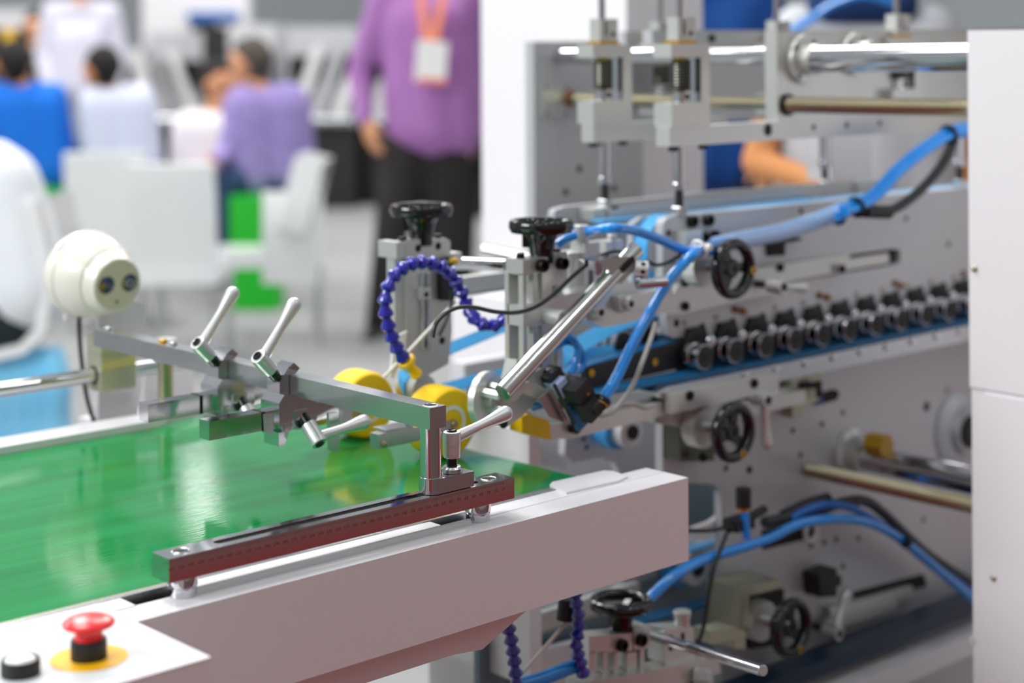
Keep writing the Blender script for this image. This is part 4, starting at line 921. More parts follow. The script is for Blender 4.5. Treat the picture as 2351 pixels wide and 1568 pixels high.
# photo sensor
ps = thing('photo_sensor', 'black cube photo sensor with a blue hose at the lower tube end', 'sensor', (1.50, 1.42, 1.0))
aa = -Y_; bb_ = V((.86, 0, .50)); cc_ = V((.50, 0, -.86))
c = U(1326, 903, Y=YD+.002)
b = B(); b.obox(c, (aa, bb_, cc_), (.0150, .0125, .0150), .0012); b.build('body', 'blackm', ps)
b = B(); b.obox(c-aa*.021, (aa, bb_, cc_), (.0055, .0130, .0155), .0008); b.build('joint_block', 'blackm', ps)
c2 = U(1264, 862, Y=YD+.030); b = B(); b.obox(c2, (aa, bb_, cc_), (.0100, .0115, .0055), .001); b.build('connector', 'blackm', ps)
b = B(); b.lathe(c2-cc_*.0052, -cc_, [(.0068, 0), (.0068, .001), (.0045, .001), (.0040, -.001), (.0001, -.001)], 20); b.build('connector_screw', 'black', ps)
b = B(); b.obox(c2-bb_*.004+cc_*.012+aa*.006, (aa, bb_, cc_), (.0140, .0085, .010), .0005); b.build('label_block', mat('printed_label', (170, 185, 220), 0, .4), ps)
b = B(); b.obox(c2-bb_*.0040+cc_*.008-aa*.0048, (aa, bb_, cc_), (.0035, .0090, .0050), .0003); b.build('blue_corner', 'blued', ps)
b = B(); b.cyl(c+aa*.015+bb_*.002, c+aa*.0162+bb_*.002, .0022); b.build('face_screw', 'copper', ps)
e = U(1352, 938, Y=YD-.010); b = B(); b.obox(e, (aa, bb_, cc_), (.008, .011, .0120), .003); b.build('elbow_block', 'blackm', ps)
h0 = U(1383, 918, Y=YD-.014); dd = V((.62, 0, .80)).normalized()
b = B(); b.cyl(e+cc_*.002, h0-dd*.003, .0098); b.build('elbow_neck', 'blackm', ps)
b = B(); b.lathe(h0-dd*.004, dd, [(.0105, 0), (.0110, .001), (.0110, .0055), (.0095, .007)], 24); b.build('collet_ring', 'black', ps)
b = B(); b.lathe(h0-dd*.006, dd, [(.0107, 0), (.0109, .0006), (.0107, .0012)], 24); b.build('brass_ring', 'brass', ps)
b = B(); b.cyl(U(1272, 882, Y=YD-.006), U(1318, 974, Y=YD-.006), .0022, seg=10); b.build('black_rod', 'blackm', ps)
b = B(); q = U(1326, 950, Y=YD+.01); b.obox(q, (aa, bb_, cc_), (.003, .010, .018), .0005); b.build('teal_window', 'beltd', ps)

# ---- hoses and cables
def lab(o, l, c, g=None):
    o['label'] = l; o['category'] = c
    if g: o['group'] = g
    return o
tie = (1608, 572, 1.43)
lab(tubeY([(1386, 914), (1415, 868), (1450, 795), (1490, 720), (1535, 645), (1570, 605), (1600, 578), (1640, 562, 1.47), (1700, 553, 1.50), (1790, 536, 1.505), (1880, 508, 1.50), (1940, 485, 1.48)], 1.425, .0066, 'hose'), 'bright blue air hose running diagonally down to the photo sensor', 'hose')
lab(tubeY([(1278, 563, 1.50), (1300, 548, 1.495), (1322, 540, 1.49)], 1.45, .0055, 'hose'), 'short blue hose end behind the near hand wheel', 'hose')
lab(tubeY([(1352, 532, 1.49), (1400, 524), (1450, 528), (1500, 544), (1550, 566), (1600, 582), (1640, 575, 1.47), (1700, 562, 1.505), (1800, 541, 1.508), (1940, 492, 1.485)], 1.44, .0062, 'hose'), 'blue air hose arching left from the white cable tie', 'hose')
wr = lab(tubeY([(1645, 564, 1.495), (1700, 551, 1.502), (1790, 533, 1.504), (1870, 508, 1.50), (1940, 481, 1.475)], 1.50, .0125, 'wrap', name='wrapped_hose_bundle', seg=18), 'hose bundle wrapped in clear spiral film above the carrier', 'hose bundle')
def bundle(pxs, offs, r, mt, Yb, names, group):
    for k, (dx, dy) in enumerate(offs):
        lab(B().tube([U(a, c_, Y=Yb)+V((dx*.3, dy, dx)) for a, c_ in pxs], r, 10).build('air_hose', mt), names[k], 'hose', group)
bundle([(1930, 487), (1975, 470), (2010, 445), (2060, 392), (2120, 345), (2180, 308), (2240, 295)], ((.0065, 0), (-.0065, .004), (0, -.008)), .0058, 'hose', 1.46,
       ['top blue hose of the trio curving up to the right cabinet', 'bottom blue hose of the trio curving up to the right cabinet', 'front blue hose of the trio curving up to the right cabinet'], 'blue hoses curving to the cabinet')
for q in ((1965, 476), (2178, 309), (1922, 493)):
    yq = 1.487 if q[0] == 1922 else 1.458; c = U(*q, Y=yq); d = (U(q[0]+10, q[1]-(4 if q[0] == 1922 else 6), Y=yq)-c).normalized()
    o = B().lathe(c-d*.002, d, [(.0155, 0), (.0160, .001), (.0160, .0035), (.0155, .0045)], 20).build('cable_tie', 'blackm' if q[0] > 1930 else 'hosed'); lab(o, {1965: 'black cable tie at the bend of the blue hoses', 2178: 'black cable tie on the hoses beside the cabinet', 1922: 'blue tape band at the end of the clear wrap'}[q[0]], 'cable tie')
o = thing('cable_tie', 'white cable tie where the two blue hoses meet', 'cable tie', tuple(U(1608, 572, Y=1.43)))
c = U(1606, 573, Y=1.43); B().torus(c, (1, 0, .35), .0115, .0022, 24, 8).build('strap', 'cream', o)
c = U(1626, 568, Y=1.418); B().lathe(c, (0, -1, 0), [(.0045, -.004), (.0048, .002), (.0040, .004), (.0001, .0045)], 16).build('tie_head', 'cream', o)
lab(tubeY([(2190, 320), (2165, 375), (2120, 430), (2070, 470), (2035, 483), (2000, 482), (1975, 470)], 1.475, .0075, 'cable'), 'thick black cable bending under the blue hoses', 'cable')
plc = lab(tubeY([(1985, 485), (2040, 487)], 1.462, .0100, 'blackm', name='cable_plug'), 'black cable plug below the blue hose bend', 'plug')
lab(tubeY([(993, 775), (1000, 745), (1020, 722), (1052, 706), (1090, 706), (1140, 716), (1190, 717), (1235, 702), (1280, 668), (1320, 630), (1365, 595), (1405, 578), (1432, 577)], 1.44, .0025, 'cable', seg=8), 'thin black cable sagging across both knob columns', 'cable')
lab(tubeY([(1484, 598), (1505, 608), (1530, 604), (1555, 590), (1572, 576)], 1.44, .0024, 'cable', seg=8), 'thin black cable under the arched blue hose', 'cable')
lab(tubeY([(1008, 770), (1022, 740), (1035, 700), (1036, 668)], 1.60, .0022, 'cable', seg=8), 'thin black cable loop on the far column', 'cable')
lab(tubeY([(1505, 742, 1.47), (1495, 775, 1.46), (1475, 830), (1455, 880), (1430, 920), (1405, 946), (1378, 952), (1362, 948)], 1.43, .0030, 'gcable', seg=10), 'light grey cable hanging beside the diagonal blue hose', 'cable')
lab(tubeY([(1380, 955), (1410, 935), (1450, 927), (1480, 936), (1500, 930)], 1.46, .0028, 'gcable', seg=8), 'light grey cable lying on the support bar', 'cable')
lab(tubeY([(1310, 858), (1322, 830), (1326, 800), (1315, 778), (1298, 770), (1280, 776), (1240, 800), (1205, 838), (1180, 875)], 1.445, .0046, 'hose'), 'outer thin blue tube looping under the diagonal chrome tube', 'hose')
lab(tubeY([(1322, 856), (1338, 835), (1330, 800), (1312, 785), (1292, 786), (1270, 800)], 1.455, .0046, 'hose'), 'inner thin blue tube looping under the diagonal chrome tube', 'hose')

# segmented coolant style hose, each cone a part of its own
def seg_hose(name, label, pxs, Y, r=.0090, pitch=.0140, nozzle=True, rev=False):
    pts = [U(p[0], p[1], Y=(p[2] if len(p) > 2 else Y)) for p in pxs]
    q = [2*pts[0]-pts[1]] + pts + [2*pts[-1]-pts[-2]]; out = []
    for i in range(1, len(q)-2):
        for k in range(12):
            t = k/12; p0, p1, p2, p3 = q[i-1:i+3]
            out.append(.5*((2*p1)+(p2-p0)*t+(2*p0-5*p1+4*p2-p3)*t*t+(3*p1-p0-3*p2+p3)*t**3))
    out.append(pts[-1]); st = [out[0]]; acc = 0
    for a, b_ in zip(out, out[1:]):
        acc += (b_-a).length
        if acc >= pitch: st.append(b_); acc = 0
    t = thing(name, label, 'hose', tuple(st[0]), 'segmented blue hoses')
    me = None
    for a, b_ in zip(st, st[1:]):
        d = (b_-a).normalized(); L = pitch
        if me is None:
            bb = B(); bb.lathe((0, 0, 0), Z_, [(r*.52, -.002), (r*.60, .0005), (r*.66, .003), (r*1.0, L*.62), (r*1.02, L*.80), (r*.78, L*.98), (r*.52, L*1.05)], 16)
            bb_off = bb.mesh(); bb_off.materials.append(M['seg']); me = bb_off; me.name = 'hose_segment'
        o = bpy.data.objects.new('hose_segment', me); col.objects.link(o); o.parent = t
        o.location = a-V(t.location); o.rotation_mode = 'QUATERNION'; o.rotation_quaternion = d.to_track_quat('Z', 'Y')
    return t, st
sgh, st = seg_hose('segmented_hose', 'deep blue segmented hose looping in front of the far column', [(1168, 722, 1.52), (1150, 742, 1.53), (1120, 750, 1.54), (1092, 736, 1.55), (1072, 700), (1052, 652), (1020, 616), (975, 601), (930, 612), (896, 645), (884, 690), (888, 735), (902, 780), (918, 812), (930, 828)], 1.575)
nz0 = U(932, 826, Y=1.575); nz1 = U(958, 862, Y=1.575); d = (nz1-nz0).normalized()
b = B(); b.lathe(nz0-d*.002, d, [(.0075, 0), (.0105, .002), (.0110, .006), (.0085, .008), (.0058, .010), (.0056, .016), (.0074, .026), (.0076, .0275), (.0001, .0275)], 24); b.build('yellow_nozzle', 'yellowp', sgh)

# ================================================================ lower part of the machine, right of the conveyor end
lk = thing('knob_column', 'lowest column with a black ring hand wheel near the bottom edge', 'column', (1.52, 1.47, .55), 'adjusting columns over the belt end')
kl = U(1425, 1385, Y=1.47)
B().torus(kl, Z_, .0330, .0068, 48, 14, 1.1).build('ring_rim', 'black', lk)
b = B()
for k in range(3):
    a = R(20+120*k); d = V((math.cos(a), math.sin(a), 0)); b.obox(kl+d*.021-Z_*.006, (d+Z_*.35, V((-d.y, d.x, 0)), Z_), (.014, .004, .0035), .001)
b.build('spokes', 'black', lk)
B().lathe(kl, -Z_, [(.011, .004), (.018, .010), (.0150, .020), (.0125, .036), (.006, .0365)], 28).build('hub_cone', 'black', lk)
B().cyl(kl-Z_*.06, kl-Z_*.036, .005).build('spindle', 'copper', lk)
yl = 1.455
for (px0, py0, px1, py1, nm) in ((1352, 1462, 1392, 1500, 'top_block'), (1392, 1458, 1452, 1498, 'top_block'), (1455, 1440, 1492, 1492, 'top_block'), (1352, 1500, 1366, 1640, 'upright'), (1384, 1500, 1394, 1640, 'upright'), (1410, 1500, 1420, 1640, 'upright'), (1440, 1500, 1462, 1640, 'upright'), (1470, 1492, 1480, 1640, 'upright')):
    plY([(px0, py0), (px1, py0-4), (px1, py1-4), (px0, py1)], yl, .026, 'nickel', lk, nm)
for q in ((1424, 1480), (1468, 1468)): screw(lk, U(*q, Y=yl), (0, -1, 0), .0078, .008, 'screw', 'cap_screw')
sm = thing('lower_slide', 'grey slide block with a round stud at the bottom of the machine', 'block', (1.6, 1.47, .55))
plY([(1525, 1445), (1592, 1440), (1596, 1520), (1528, 1525)], 1.45, .03, 'nickel', sm, 'block_body')
c = U(1566, 1420, Y=1.46); B().lathe((c.x, c.y, c.z-.014), Z_, [(.010, 0), (.010, .016), (.0115, .017), (.0115, .023), (.010, .024)], 24).build('stud', 'nickel', sm)
plY([(1340, 1568), (1500, 1540), (1650, 1505), (1655, 1545), (1500, 1590), (1340, 1620)], 1.44, .03, 'nickel', sm, 'cross_bar')
for q in ((1540, 1480), (1568, 1475)): plY([(q[0]-3, q[1]-22), (q[0]+4, q[1]-22), (q[0]+4, q[1]+14), (q[0]-3, q[1]+14)], 1.4492, .0012, 'dark', sm, 'slot', 0)
c = U(1614, 1555, Y=1.43); B().lathe(c, V((.5, -1, 0)), [(.012, -.01), (.012, .010), (.008, .012)], 8).build('hub_boss', 'nickel', sm)
rod(U(1455, 1445, Y=1.52), U(1752, 1540, Y=1.22), .0062, 'chrome', 'lower_rod', 'chrome rod slanting down across the bottom right')
lab(B().prism(PY([(1632, 1450), (1688, 1440), (1712, 1450), (1712, 1490), (1690, 1490), (1688, 1470), (1634, 1480)], 1.46), 'Y', 1.46, 1.49, .001).build('bracket_arm', 'olive'), 'grey bracket arm behind the bottom chrome rod', 'bracket')
rk2 = thing('toothed_rack', 'pale toothed rack low behind the hanging blue hose', 'rack', (1.5, 1.60, .75))
p0 = U(1222, 1440, Y=1.60); zr = p0.z
b = B(); b.box(p0.x, p0.x+.20, 1.60, 1.612, zr-.010, zr+.014, .0006)
for k in range(38): b.box(p0.x+k*.005, p0.x+k*.005+.0025, 1.60, 1.612, zr-.013, zr-.009)
b.build('rack_bar', 'nickel', rk2)
s1, _ = seg_hose('segmented_hose', 'dark blue segmented hose hanging left below the conveyor tray', [(1165, 1430), (1175, 1480), (1182, 1530), (1188, 1600)], 1.42, .0085, .0115)
s2, _ = seg_hose('segmented_hose', 'dark blue segmented hose hanging down left of the ring hand wheel', [(1318, 1350), (1326, 1400), (1330, 1440), (1322, 1480), (1332, 1520), (1345, 1570)], 1.43, .0085, .0115)
vv = B().cyl(U(1302, 1375, Y=1.45), U(1296, 1425, Y=1.45), .010).build('air_valve', 'blackm'); lab(vv, 'black cylindrical air valve beside the hanging blue hose', 'valve')
lab(B().cyl(U(1300, 1430, Y=1.45), U(1200, 1545, Y=1.45), .0022, seg=8).build('thin_rod', 'cream'), 'thin cream rod slanting below the black air valve', 'rod')
lab(tubeY([(1190, 1575), (1240, 1560), (1290, 1540), (1330, 1525)], 1.44, .0085, 'hose'), 'blue tube crossing at the very bottom edge', 'hose')
lab(B().box(U(1105, 1500, Y=1.50).x, U(1165, 1500, Y=1.50).x, 1.50, 1.53, FL, .735, .002).build('column_plate', 'plate'), 'grey vertical plate behind the hanging blue hose', 'plate')
lwp = thing('lower_wall', 'teal grey lower wall panel behind the bottom column', 'panel', (1.6, 1.60, 0))
plY([(1100, 1430), (1660, 1290), (1660, 1700), (1100, 1700)], 1.64, .01, mat('slate_panel', (112, 130, 140), .2, .5), lwp, 'wall_panel')
plY([(1215, 1500), (1420, 1450), (1420, 1560), (1215, 1600)], 1.615, .012, 'paintg', lwp, 'pale_panel')
bb = B(); bb.ribbon([U(1450, 1430, Y=1.58), U(1560, 1400, Y=1.58), U(1655, 1372, Y=1.58)], (0, .012, 0), .004); lab(bb.build('blue_belt', 'beltd'), 'teal belt run behind the bottom slide block', 'belt')
# hoses at lower right
lab(tubeY([(1470, 1400, 1.47), (1500, 1365), (1545, 1325), (1600, 1292), (1660, 1270), (1720, 1252), (1775, 1232), (1830, 1205), (1900, 1192), (1970, 1195), (2030, 1215), (2090, 1255), (2150, 1305), (2240, 1380)], 1.47, .0068, 'hose'), 'long blue hose rising from the ring hand wheel across the lower plate', 'hose')
lab(tubeY([(1715, 1235), (1712, 1205), (1710, 1170)], 1.475, .0058, 'hose'), 'short blue hose branch standing up to the black fitting', 'hose')
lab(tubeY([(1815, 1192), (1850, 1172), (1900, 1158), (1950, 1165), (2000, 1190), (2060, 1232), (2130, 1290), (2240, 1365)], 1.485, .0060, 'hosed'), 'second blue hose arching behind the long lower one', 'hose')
lab(tubeY([(1755, 1200), (1800, 1190), (1870, 1175), (1930, 1155), (1985, 1150), (2030, 1180), (2080, 1228), (2140, 1280), (2240, 1345)], 1.49, .0078, 'cable'), 'thick black cable arching over the lower blue hoses', 'cable')
lab(tubeY([(1800, 1185), (1850, 1160), (1900, 1145)], 1.495, .009, 'blackm', name='cable_sleeve'), 'black sleeve on the cable at the arch top', 'sleeve')
ft = thing('air_fitting', 'black air fitting with brass ring on the lower plate edge', 'fitting', tuple(U(1700, 1195, Y=1.48)))
b = B(); c = U(1705, 1205, Y=1.48); b.box(c.x-.018, c.x+.020, 1.475, 1.50, c.z-.007, c.z+.008, .002); b.cyl(c+V((-.030, 0, 0)), c+V((.07, .02, .004)), .006); b.build('fitting_body', 'blackm', ft)
c = U(1707, 1148, Y=1.478); b = B(); b.cyl(c-Z_*.010, c+Z_*.016, .0105); b.build('valve_body', 'blackm', ft); B().lathe(c-Z_*.010, -Z_, [(.009, 0), (.009, .004), (.007, .005)], 20).build('brass_ring', 'brass', ft)
lab(tubeY([(1580, 1218), (1630, 1218), (1680, 1208)], 1.48, .0028, 'cable', seg=8), 'thin black cable running into the air fitting', 'cable')
lab(tubeY([(1668, 1225), (1655, 1260), (1640, 1300), (1628, 1360), (1615, 1440), (1600, 1490), (1590, 1568), (1580, 1600)], 1.46, .0028, 'cable', seg=8), 'thin black cable hanging down from the air fitting', 'cable')
b = B(); c = U(1862, 1222, Y=1.545); b.torus(c, (0, 1, 0), .013, .0035, 28, 8); lab(b.build('hose_guide', 'white'), 'white oval hose guide ring on the lower plate', 'ring')
plY([(1750, 1218), (1862, 1190), (1875, 1215), (1862, 1235), (1752, 1262)], YL-.0015, .0018, 'dark', lc_, 'slot', 0)
bt = U(2078, 1243, Y=1.462); lab(B().lathe(bt, V((.8, 0, -.6)), [(.0085, -.0), (.009, .001), (.009, .005), (.0085, .006)], 16).build('cable_tie', 'blackm'), 'black cable tie on the falling lower hoses', 'cable tie')
# ================================================================ the hall behind: people, chairs, stools, far machines
VROT = -math.radians(90)+AX         # local x runs along the picture, local y away from the camera
def fabric(name, rgb, rgb2=None, vscale=6, **k): return mat(name, rgb, 0, .85, rgb2=rgb2, vscale=vscale, **k)
SK = fabric('skin', (226, 168, 128), (205, 140, 100)); SKD = fabric('tan_skin', (214, 150, 96), (190, 122, 72))
HAIR = fabric('dark_hair', (24, 20, 18)); HAIRG = fabric('grey_brown_hair', (92, 84, 76), (60, 54, 48))
def caps(lst, voxel, smooth=3):
    """union of tapered capsules, remeshed into one continuous surface; world coordinates"""
    b = B()
    for it in lst:
        a, ra, c, rc = it[:4]; a = V(a); c = V(c)
        if (c-a).length < 1e-4: b.sph(a, ra, seg=14); continue
        d = (c-a).normalized(); L = (c-a).length; pr = []
        for k in range(0, 6): an = math.pi/2*(1-k/5); pr.append((max(ra*math.cos(an), 1e-4), -ra*math.sin(an)))
        for k in range(0, 6): an = math.pi/2*k/5; pr.append((max(rc*math.cos(an), 1e-4), L+rc*math.sin(an)))
        b.lathe(a, d, pr, 14)
    bm = b.bm; bmesh.ops.recalc_face_normals(bm, faces=bm.faces)
    me = bpy.data.meshes.new('tmp'); bm.to_mesh(me); bm.free()
    o = bpy.data.objects.new('tmp', me); col.objects.link(o)
    r = o.modifiers.new('r', 'REMESH'); r.mode = 'VOXEL'; r.voxel_size = voxel
    s = o.modifiers.new('s', 'SMOOTH'); s.factor = .5; s.iterations = smooth
    dg = bpy.context.evaluated_depsgraph_get(); out = bpy.data.meshes.new_from_object(o.evaluated_get(dg))
    bpy.data.objects.remove(o); out.polygons.foreach_set('use_smooth', [True]*len(out.polygons)); return out
def addmesh(me, name, mt, parent):
    me.transform(Matrix.Translation(-wloc(parent))); me.name = name; me.materials.clear(); me.materials.append(mt)
    o = bpy.data.objects.new(name, me); col.objects.link(o); o.parent = parent; return o
def hand(lst, wr, d, side, n):
    """palm and five fingers from the wrist wr along d; n = back of the hand"""
    d = d.normalized(); n = (n-d*n.dot(d)).normalized(); s = d.cross(n)*side
    palm = wr+d*.055
    for k in (-1, 0, 1): lst.append((wr+s*k*.016, .018, wr+d*.085+s*k*.026, .0135))
    for k, L in zip((-1.5, -.5, .5, 1.5), (.062, .078, .082, .070)):
        p = wr+d*.09+s*k*.0195; q = p+d*L*.5-n*.006; e = p+d*L*.95-n*.024
        lst.append((p, .0095, q, .0088)); lst.append((q, .0088, e, .0076))
    t0 = wr+d*.03+s*.028; t1 = t0+d*.030+s*.028-n*.008; t2 = t1+d*.032+s*.008-n*.012
    lst.append((t0, .0145, t1, .0115)); lst.append((t1, .0112, t2, .0090))
def person(label, D, J, shirt, trousers, face=(0, -1, 0), hair=HAIR, skin=SK, build=1.0, short=False, group=None, shoes=True, tw=1.0):
    """J: joints as (px, py[, depth offset]); face = facing direction in picture axes (right, away, up)"""
    P = {k: U(v[0], v[1], D=D+(v[2] if len(v) > 2 else 0)) for k, v in J.items()}
    f = (RT*face[0]+FW*face[1]+UP*face[2]).normalized()
    pel, che, hd = P['pel'], P['che'], P['head']
    low = min(p.z for p in P.values()); t = thing('person', label, 'person', (pel.x, pel.y, max(FL, low-.05)), group)
    sl, sr = P['shL'], P['shR']; side = (sr-sl).normalized(); up_ = (che-pel).normalized(); k = build
    fwd = side.cross(up_).normalized()
    if fwd.dot(f) < 0: fwd = -fwd
    nk = (sl+sr)/2+up_*.045
    # ---- body, one continuous mesh
    L = [(pel-side*.075*k, .115*k, che-side*.085*k, .105*k), (pel+side*.075*k, .115*k, che+side*.085*k, .105*k), (che-side*.07, .10*k, sl-up_*.02, .058), (che+side*.07, .10*k, sr-up_*.02, .058),
         (sl, .055, sr, .055), (nk-up_*.05, .060, hd-up_*.05, .052)]
    L += [(hd+f*.004+Z_*.02, .092, hd-f*.018+Z_*.03, .088), (hd+f*.012-Z_*.005, .078, hd+f*.030-Z_*.060, .052), (hd+f*.075-Z_*.02, .012, hd+f*.098-Z_*.030, .013), (hd+f*.080-Z_*.06, .018, hd+f*.074-Z_*.062, .016)]
    e_ = f.cross(Z_).normalized()
    for s in (-1, 1): L.append((hd+e_*s*.083+Z_*.008, .020, hd+e_*s*.088-Z_*.022, .014))
    for S, E_, W_, sg in (('shL', 'elL', 'wrL', -1), ('shR', 'elR', 'wrR', 1)):
        L += [(P[S], .052*k, P[E_], .040), (P[E_], .040, P[W_], .027)]
        hdn = P['h'+W_[-1]]-P[W_] if 'h'+W_[-1] in P else P[W_]-P[E_]
        hand(L, P[W_], hdn, sg, fwd*.5+side*sg*.6)
    for H, K, A_ in (('hiL', 'knL', 'anL'), ('hiR', 'knR', 'anR')):
        L += [(P[H], .088*k, P[K], .058), (P[K], .058, P[A_], .038), (P[A_]-Z_*.02, .026, P[A_]+f*.12-Z_*.045, .020)]
    addmesh(caps(L, .0095), 'body', skin, t)
    # ---- clothing
    S_ = [(pel-side*.075*k*tw+up_*.0, .135*k, che-side*.085*k*tw, .122*k), (pel+side*.075*k*tw, .135*k, che+side*.085*k*tw, .122*k), (pel+fwd*.03, .13*k, che+fwd*.02, .12*k), (che-side*.07, .115*k, sl-up_*.02, .072), (che+side*.07, .115*k, sr-up_*.02, .072), (sl, .070, sr, .070)]
    for S, E_, W_ in (('shL', 'elL', 'wrL'), ('shR', 'elR', 'wrR')):
        if short: S_.append((P[S], .072*k, P[S]+(P[E_]-P[S])*.55, .064*k))
        else: S_ += [(P[S], .068*k, P[E_], .056), (P[E_], .055, P[W_]-(P[W_]-P[E_])*.04, .040)]
    sh_ = addmesh(caps(S_, .016, 4), 'shirt', shirt, t)
    T_ = []
    for H, K, A_ in (('hiL', 'knL', 'anL'), ('hiR', 'knR', 'anR')): T_ += [(P[H], .104*k, P[K], .074), (P[K], .074, P[A_]-Z_*.03, .058)]
    T_.append((pel-side*.05-up_*.03, .12*k, pel+side*.05-up_*.03, .12*k))
    addmesh(caps(T_, .016, 4), 'trousers', trousers, t)
    hr = [(hd-f*.022+Z_*.045, .096, hd-f*.038+Z_*.03, .090), (hd-f*.045+Z_*.0, .080, hd-f*.040-Z_*.030, .066), (hd+f*.02+Z_*.075, .062, hd-f*.01+Z_*.07, .075)]
    addmesh(caps(hr, .010, 2), 'hair', hair, t)
    b = B()
    for s in (-1, 1): b.sph(hd+f*.082+e_*s*.032+Z_*.005, .010, seg=10)
    b.build('eyes', mat('eye_dark', (40, 30, 26)), t)
    B().tube([hd+f*.0905+e_*s*.02-Z_*.062 for s in (-1, 0, 1)], .004, 8, 2).build('mouth', mat('lip', (170, 90, 80), 0, .5), t)
    if shoes:
        for A_ in ('anL', 'anR'):
            addmesh(caps([(P[A_]-Z_*.035-f*.03, .042, P[A_]-Z_*.04+f*.10, .040), (P[A_]-Z_*.045+f*.10, .038, P[A_]-Z_*.05+f*.17, .030)], .012, 2), 'shoe', M['black'], t)
    return t, P, f
# purple shirted man standing behind the conveyor
pm, PP, _ = person('standing person in a purple shirt with an orange lanyard and black trousers', 7.5,
    dict(head=(985, -135), che=(985, 55), pel=(1000, 290), shL=(884, 0), elL=(826, 165), wrL=(838, 276, -.08), hL=(868, 365, -.10), shR=(1072, 2), elR=(1078, 165), wrR=(1068, 285, -.05), hR=(1078, 350, -.05),
         hiL=(935, 340), knL=(895, 560, -.05), anL=(868, 735), hiR=(1025, 340), knR=(1025, 560), anR=(1015, 720, .15)),
    fabric('purple_shirt', (178, 124, 188), (146, 94, 158), vscale=5), fabric('black_trousers', (46, 40, 40), (24, 22, 24)), (-.15, -1, 0), build=1.14, tw=.80)
bd = thing('name_badge', 'white badge card with orange lanyard hanging on the purple shirt', 'badge', tuple(U(988, 190, D=7.22)))
b = B(); c = U(990, 142, D=7.235); b.obox(c, (RT-UP*.07, UP+RT*.07, FW), (.066, .088, .004), .003); b.build('card', 'white', bd)
b = B(); c = U(993, 186, D=7.232); b.obox(c, (RT-UP*.07, UP+RT*.07, FW), (.062, .010, .005), .002); b.build('orange_edge', mat('orange', (240, 120, 90), 0, .6), bd)
b = B()
for x0_, x1_ in ((958, 980), (1028, 996)): b.ribbon([U(x0_, -60, D=7.27), U(x0_+(x1_-x0_)*.4, 0, D=7.25), U(x1_, 98, D=7.235)], RT*.018, .003)
b.build('lanyard', mat('orange_lanyard', (255, 150, 110), 0, .7), bd)
# seated people
person('seated person in a bright blue shirt at the left edge, seen from behind', 9.0,
    dict(head=(30, 150), che=(70, 245), pel=(88, 385), shL=(0, 215), elL=(-30, 310), wrL=(-60, 370, .3), shR=(125, 218), elR=(138, 320), wrR=(90, 385, .3), hiL=(60, 415), knL=(10, 425, .45), anL=(0, 640, .45), hiR=(115, 415), knR=(70, 425, .45), anR=(60, 640, .45)),
    fabric('blue_shirt', (0, 118, 225), (0, 96, 196)), fabric('khaki', (200, 188, 150)), (-.5, .85, 0), skin=SKD, group='seated visitors')
person('seated person in a pale blue shirt with dark hair leaning forward', 9.0,
    dict(head=(232, 165), che=(270, 245), pel=(285, 400), shL=(215, 225), elL=(215, 330), wrL=(205, 385, .25), shR=(322, 222), elR=(338, 330), wrR=(300, 400, .3), hiL=(260, 430), knL=(210, 440, .45), anL=(205, 640, .45), hiR=(315, 430), knR=(270, 440, .45), anR=(265, 640, .45)),
    fabric('pale_blue_shirt', (214, 218, 236), (196, 204, 226)), fabric('grey_trousers', (70, 72, 78)), (-.75, .6, -.25), skin=SKD, group='seated visitors')
plaid = mat('plaid_shirt', (168, 152, 205), 0, .85, rgb2=(120, 104, 170), stretch=(1, 1, 3), vscale=9)
person('seated person in a purple plaid shirt and jeans, turned to the left', 8.5,
    dict(head=(572, 148), che=(612, 250), pel=(625, 400), shL=(560, 235, -.05), elL=(520, 350, -.12), wrL=(495, 372, -.25), shR=(652, 232), elR=(668, 330), wrR=(590, 385, .1), hiL=(600, 420), knL=(520, 415, -.15), anL=(520, 600, -.1), hiR=(645, 425), knR=(560, 420, .2), anR=(545, 610, .2)),
    plaid, fabric('jeans', (52, 78, 120), (38, 58, 92)), (-.95, .3, -.1), hair=HAIRG, group='seated visitors', build=1.08)
person('seated person in a white shirt half hidden behind the purple plaid shirt', 9.3,
    dict(head=(500, 195), che=(480, 300), pel=(478, 410), shL=(455, 285), elL=(440, 345), wrL=(470, 375, -.1), shR=(520, 285), elR=(530, 340), wrR=(520, 372, -.1), hiL=(455, 420), knL=(470, 440, -.3), anL=(470, 620, -.3), hiR=(500, 420), knR=(520, 440, -.3), anR=(520, 620, -.3)),
    fabric('white_shirt', (232, 226, 230)), fabric('pink_cloth', (225, 180, 185)), (.9, -.4, 0), skin=SK, short=True, group='seated visitors')
person('seated person in a white shirt and dark trousers cut off by the left edge', 5.0,
    dict(head=(-150, 190), che=(-75, 430), pel=(-12, 650), shL=(-190, 370), elL=(-200, 560, .1), wrL=(-240, 640, .3), shR=(-10, 375), elR=(10, 560), wrR=(-80, 640, .25), hiL=(-60, 730), knL=(-280, 720, .15), anL=(-290, 1000, .15), hiR=(15, 725), knR=(-160, 720, -.1), anR=(-170, 1010, -.1)),
    fabric('bright_white_shirt', (245, 248, 250), (225, 232, 238)), fabric('charcoal_trousers', (26, 40, 42)), (-.9, .4, 0), build=1.05)
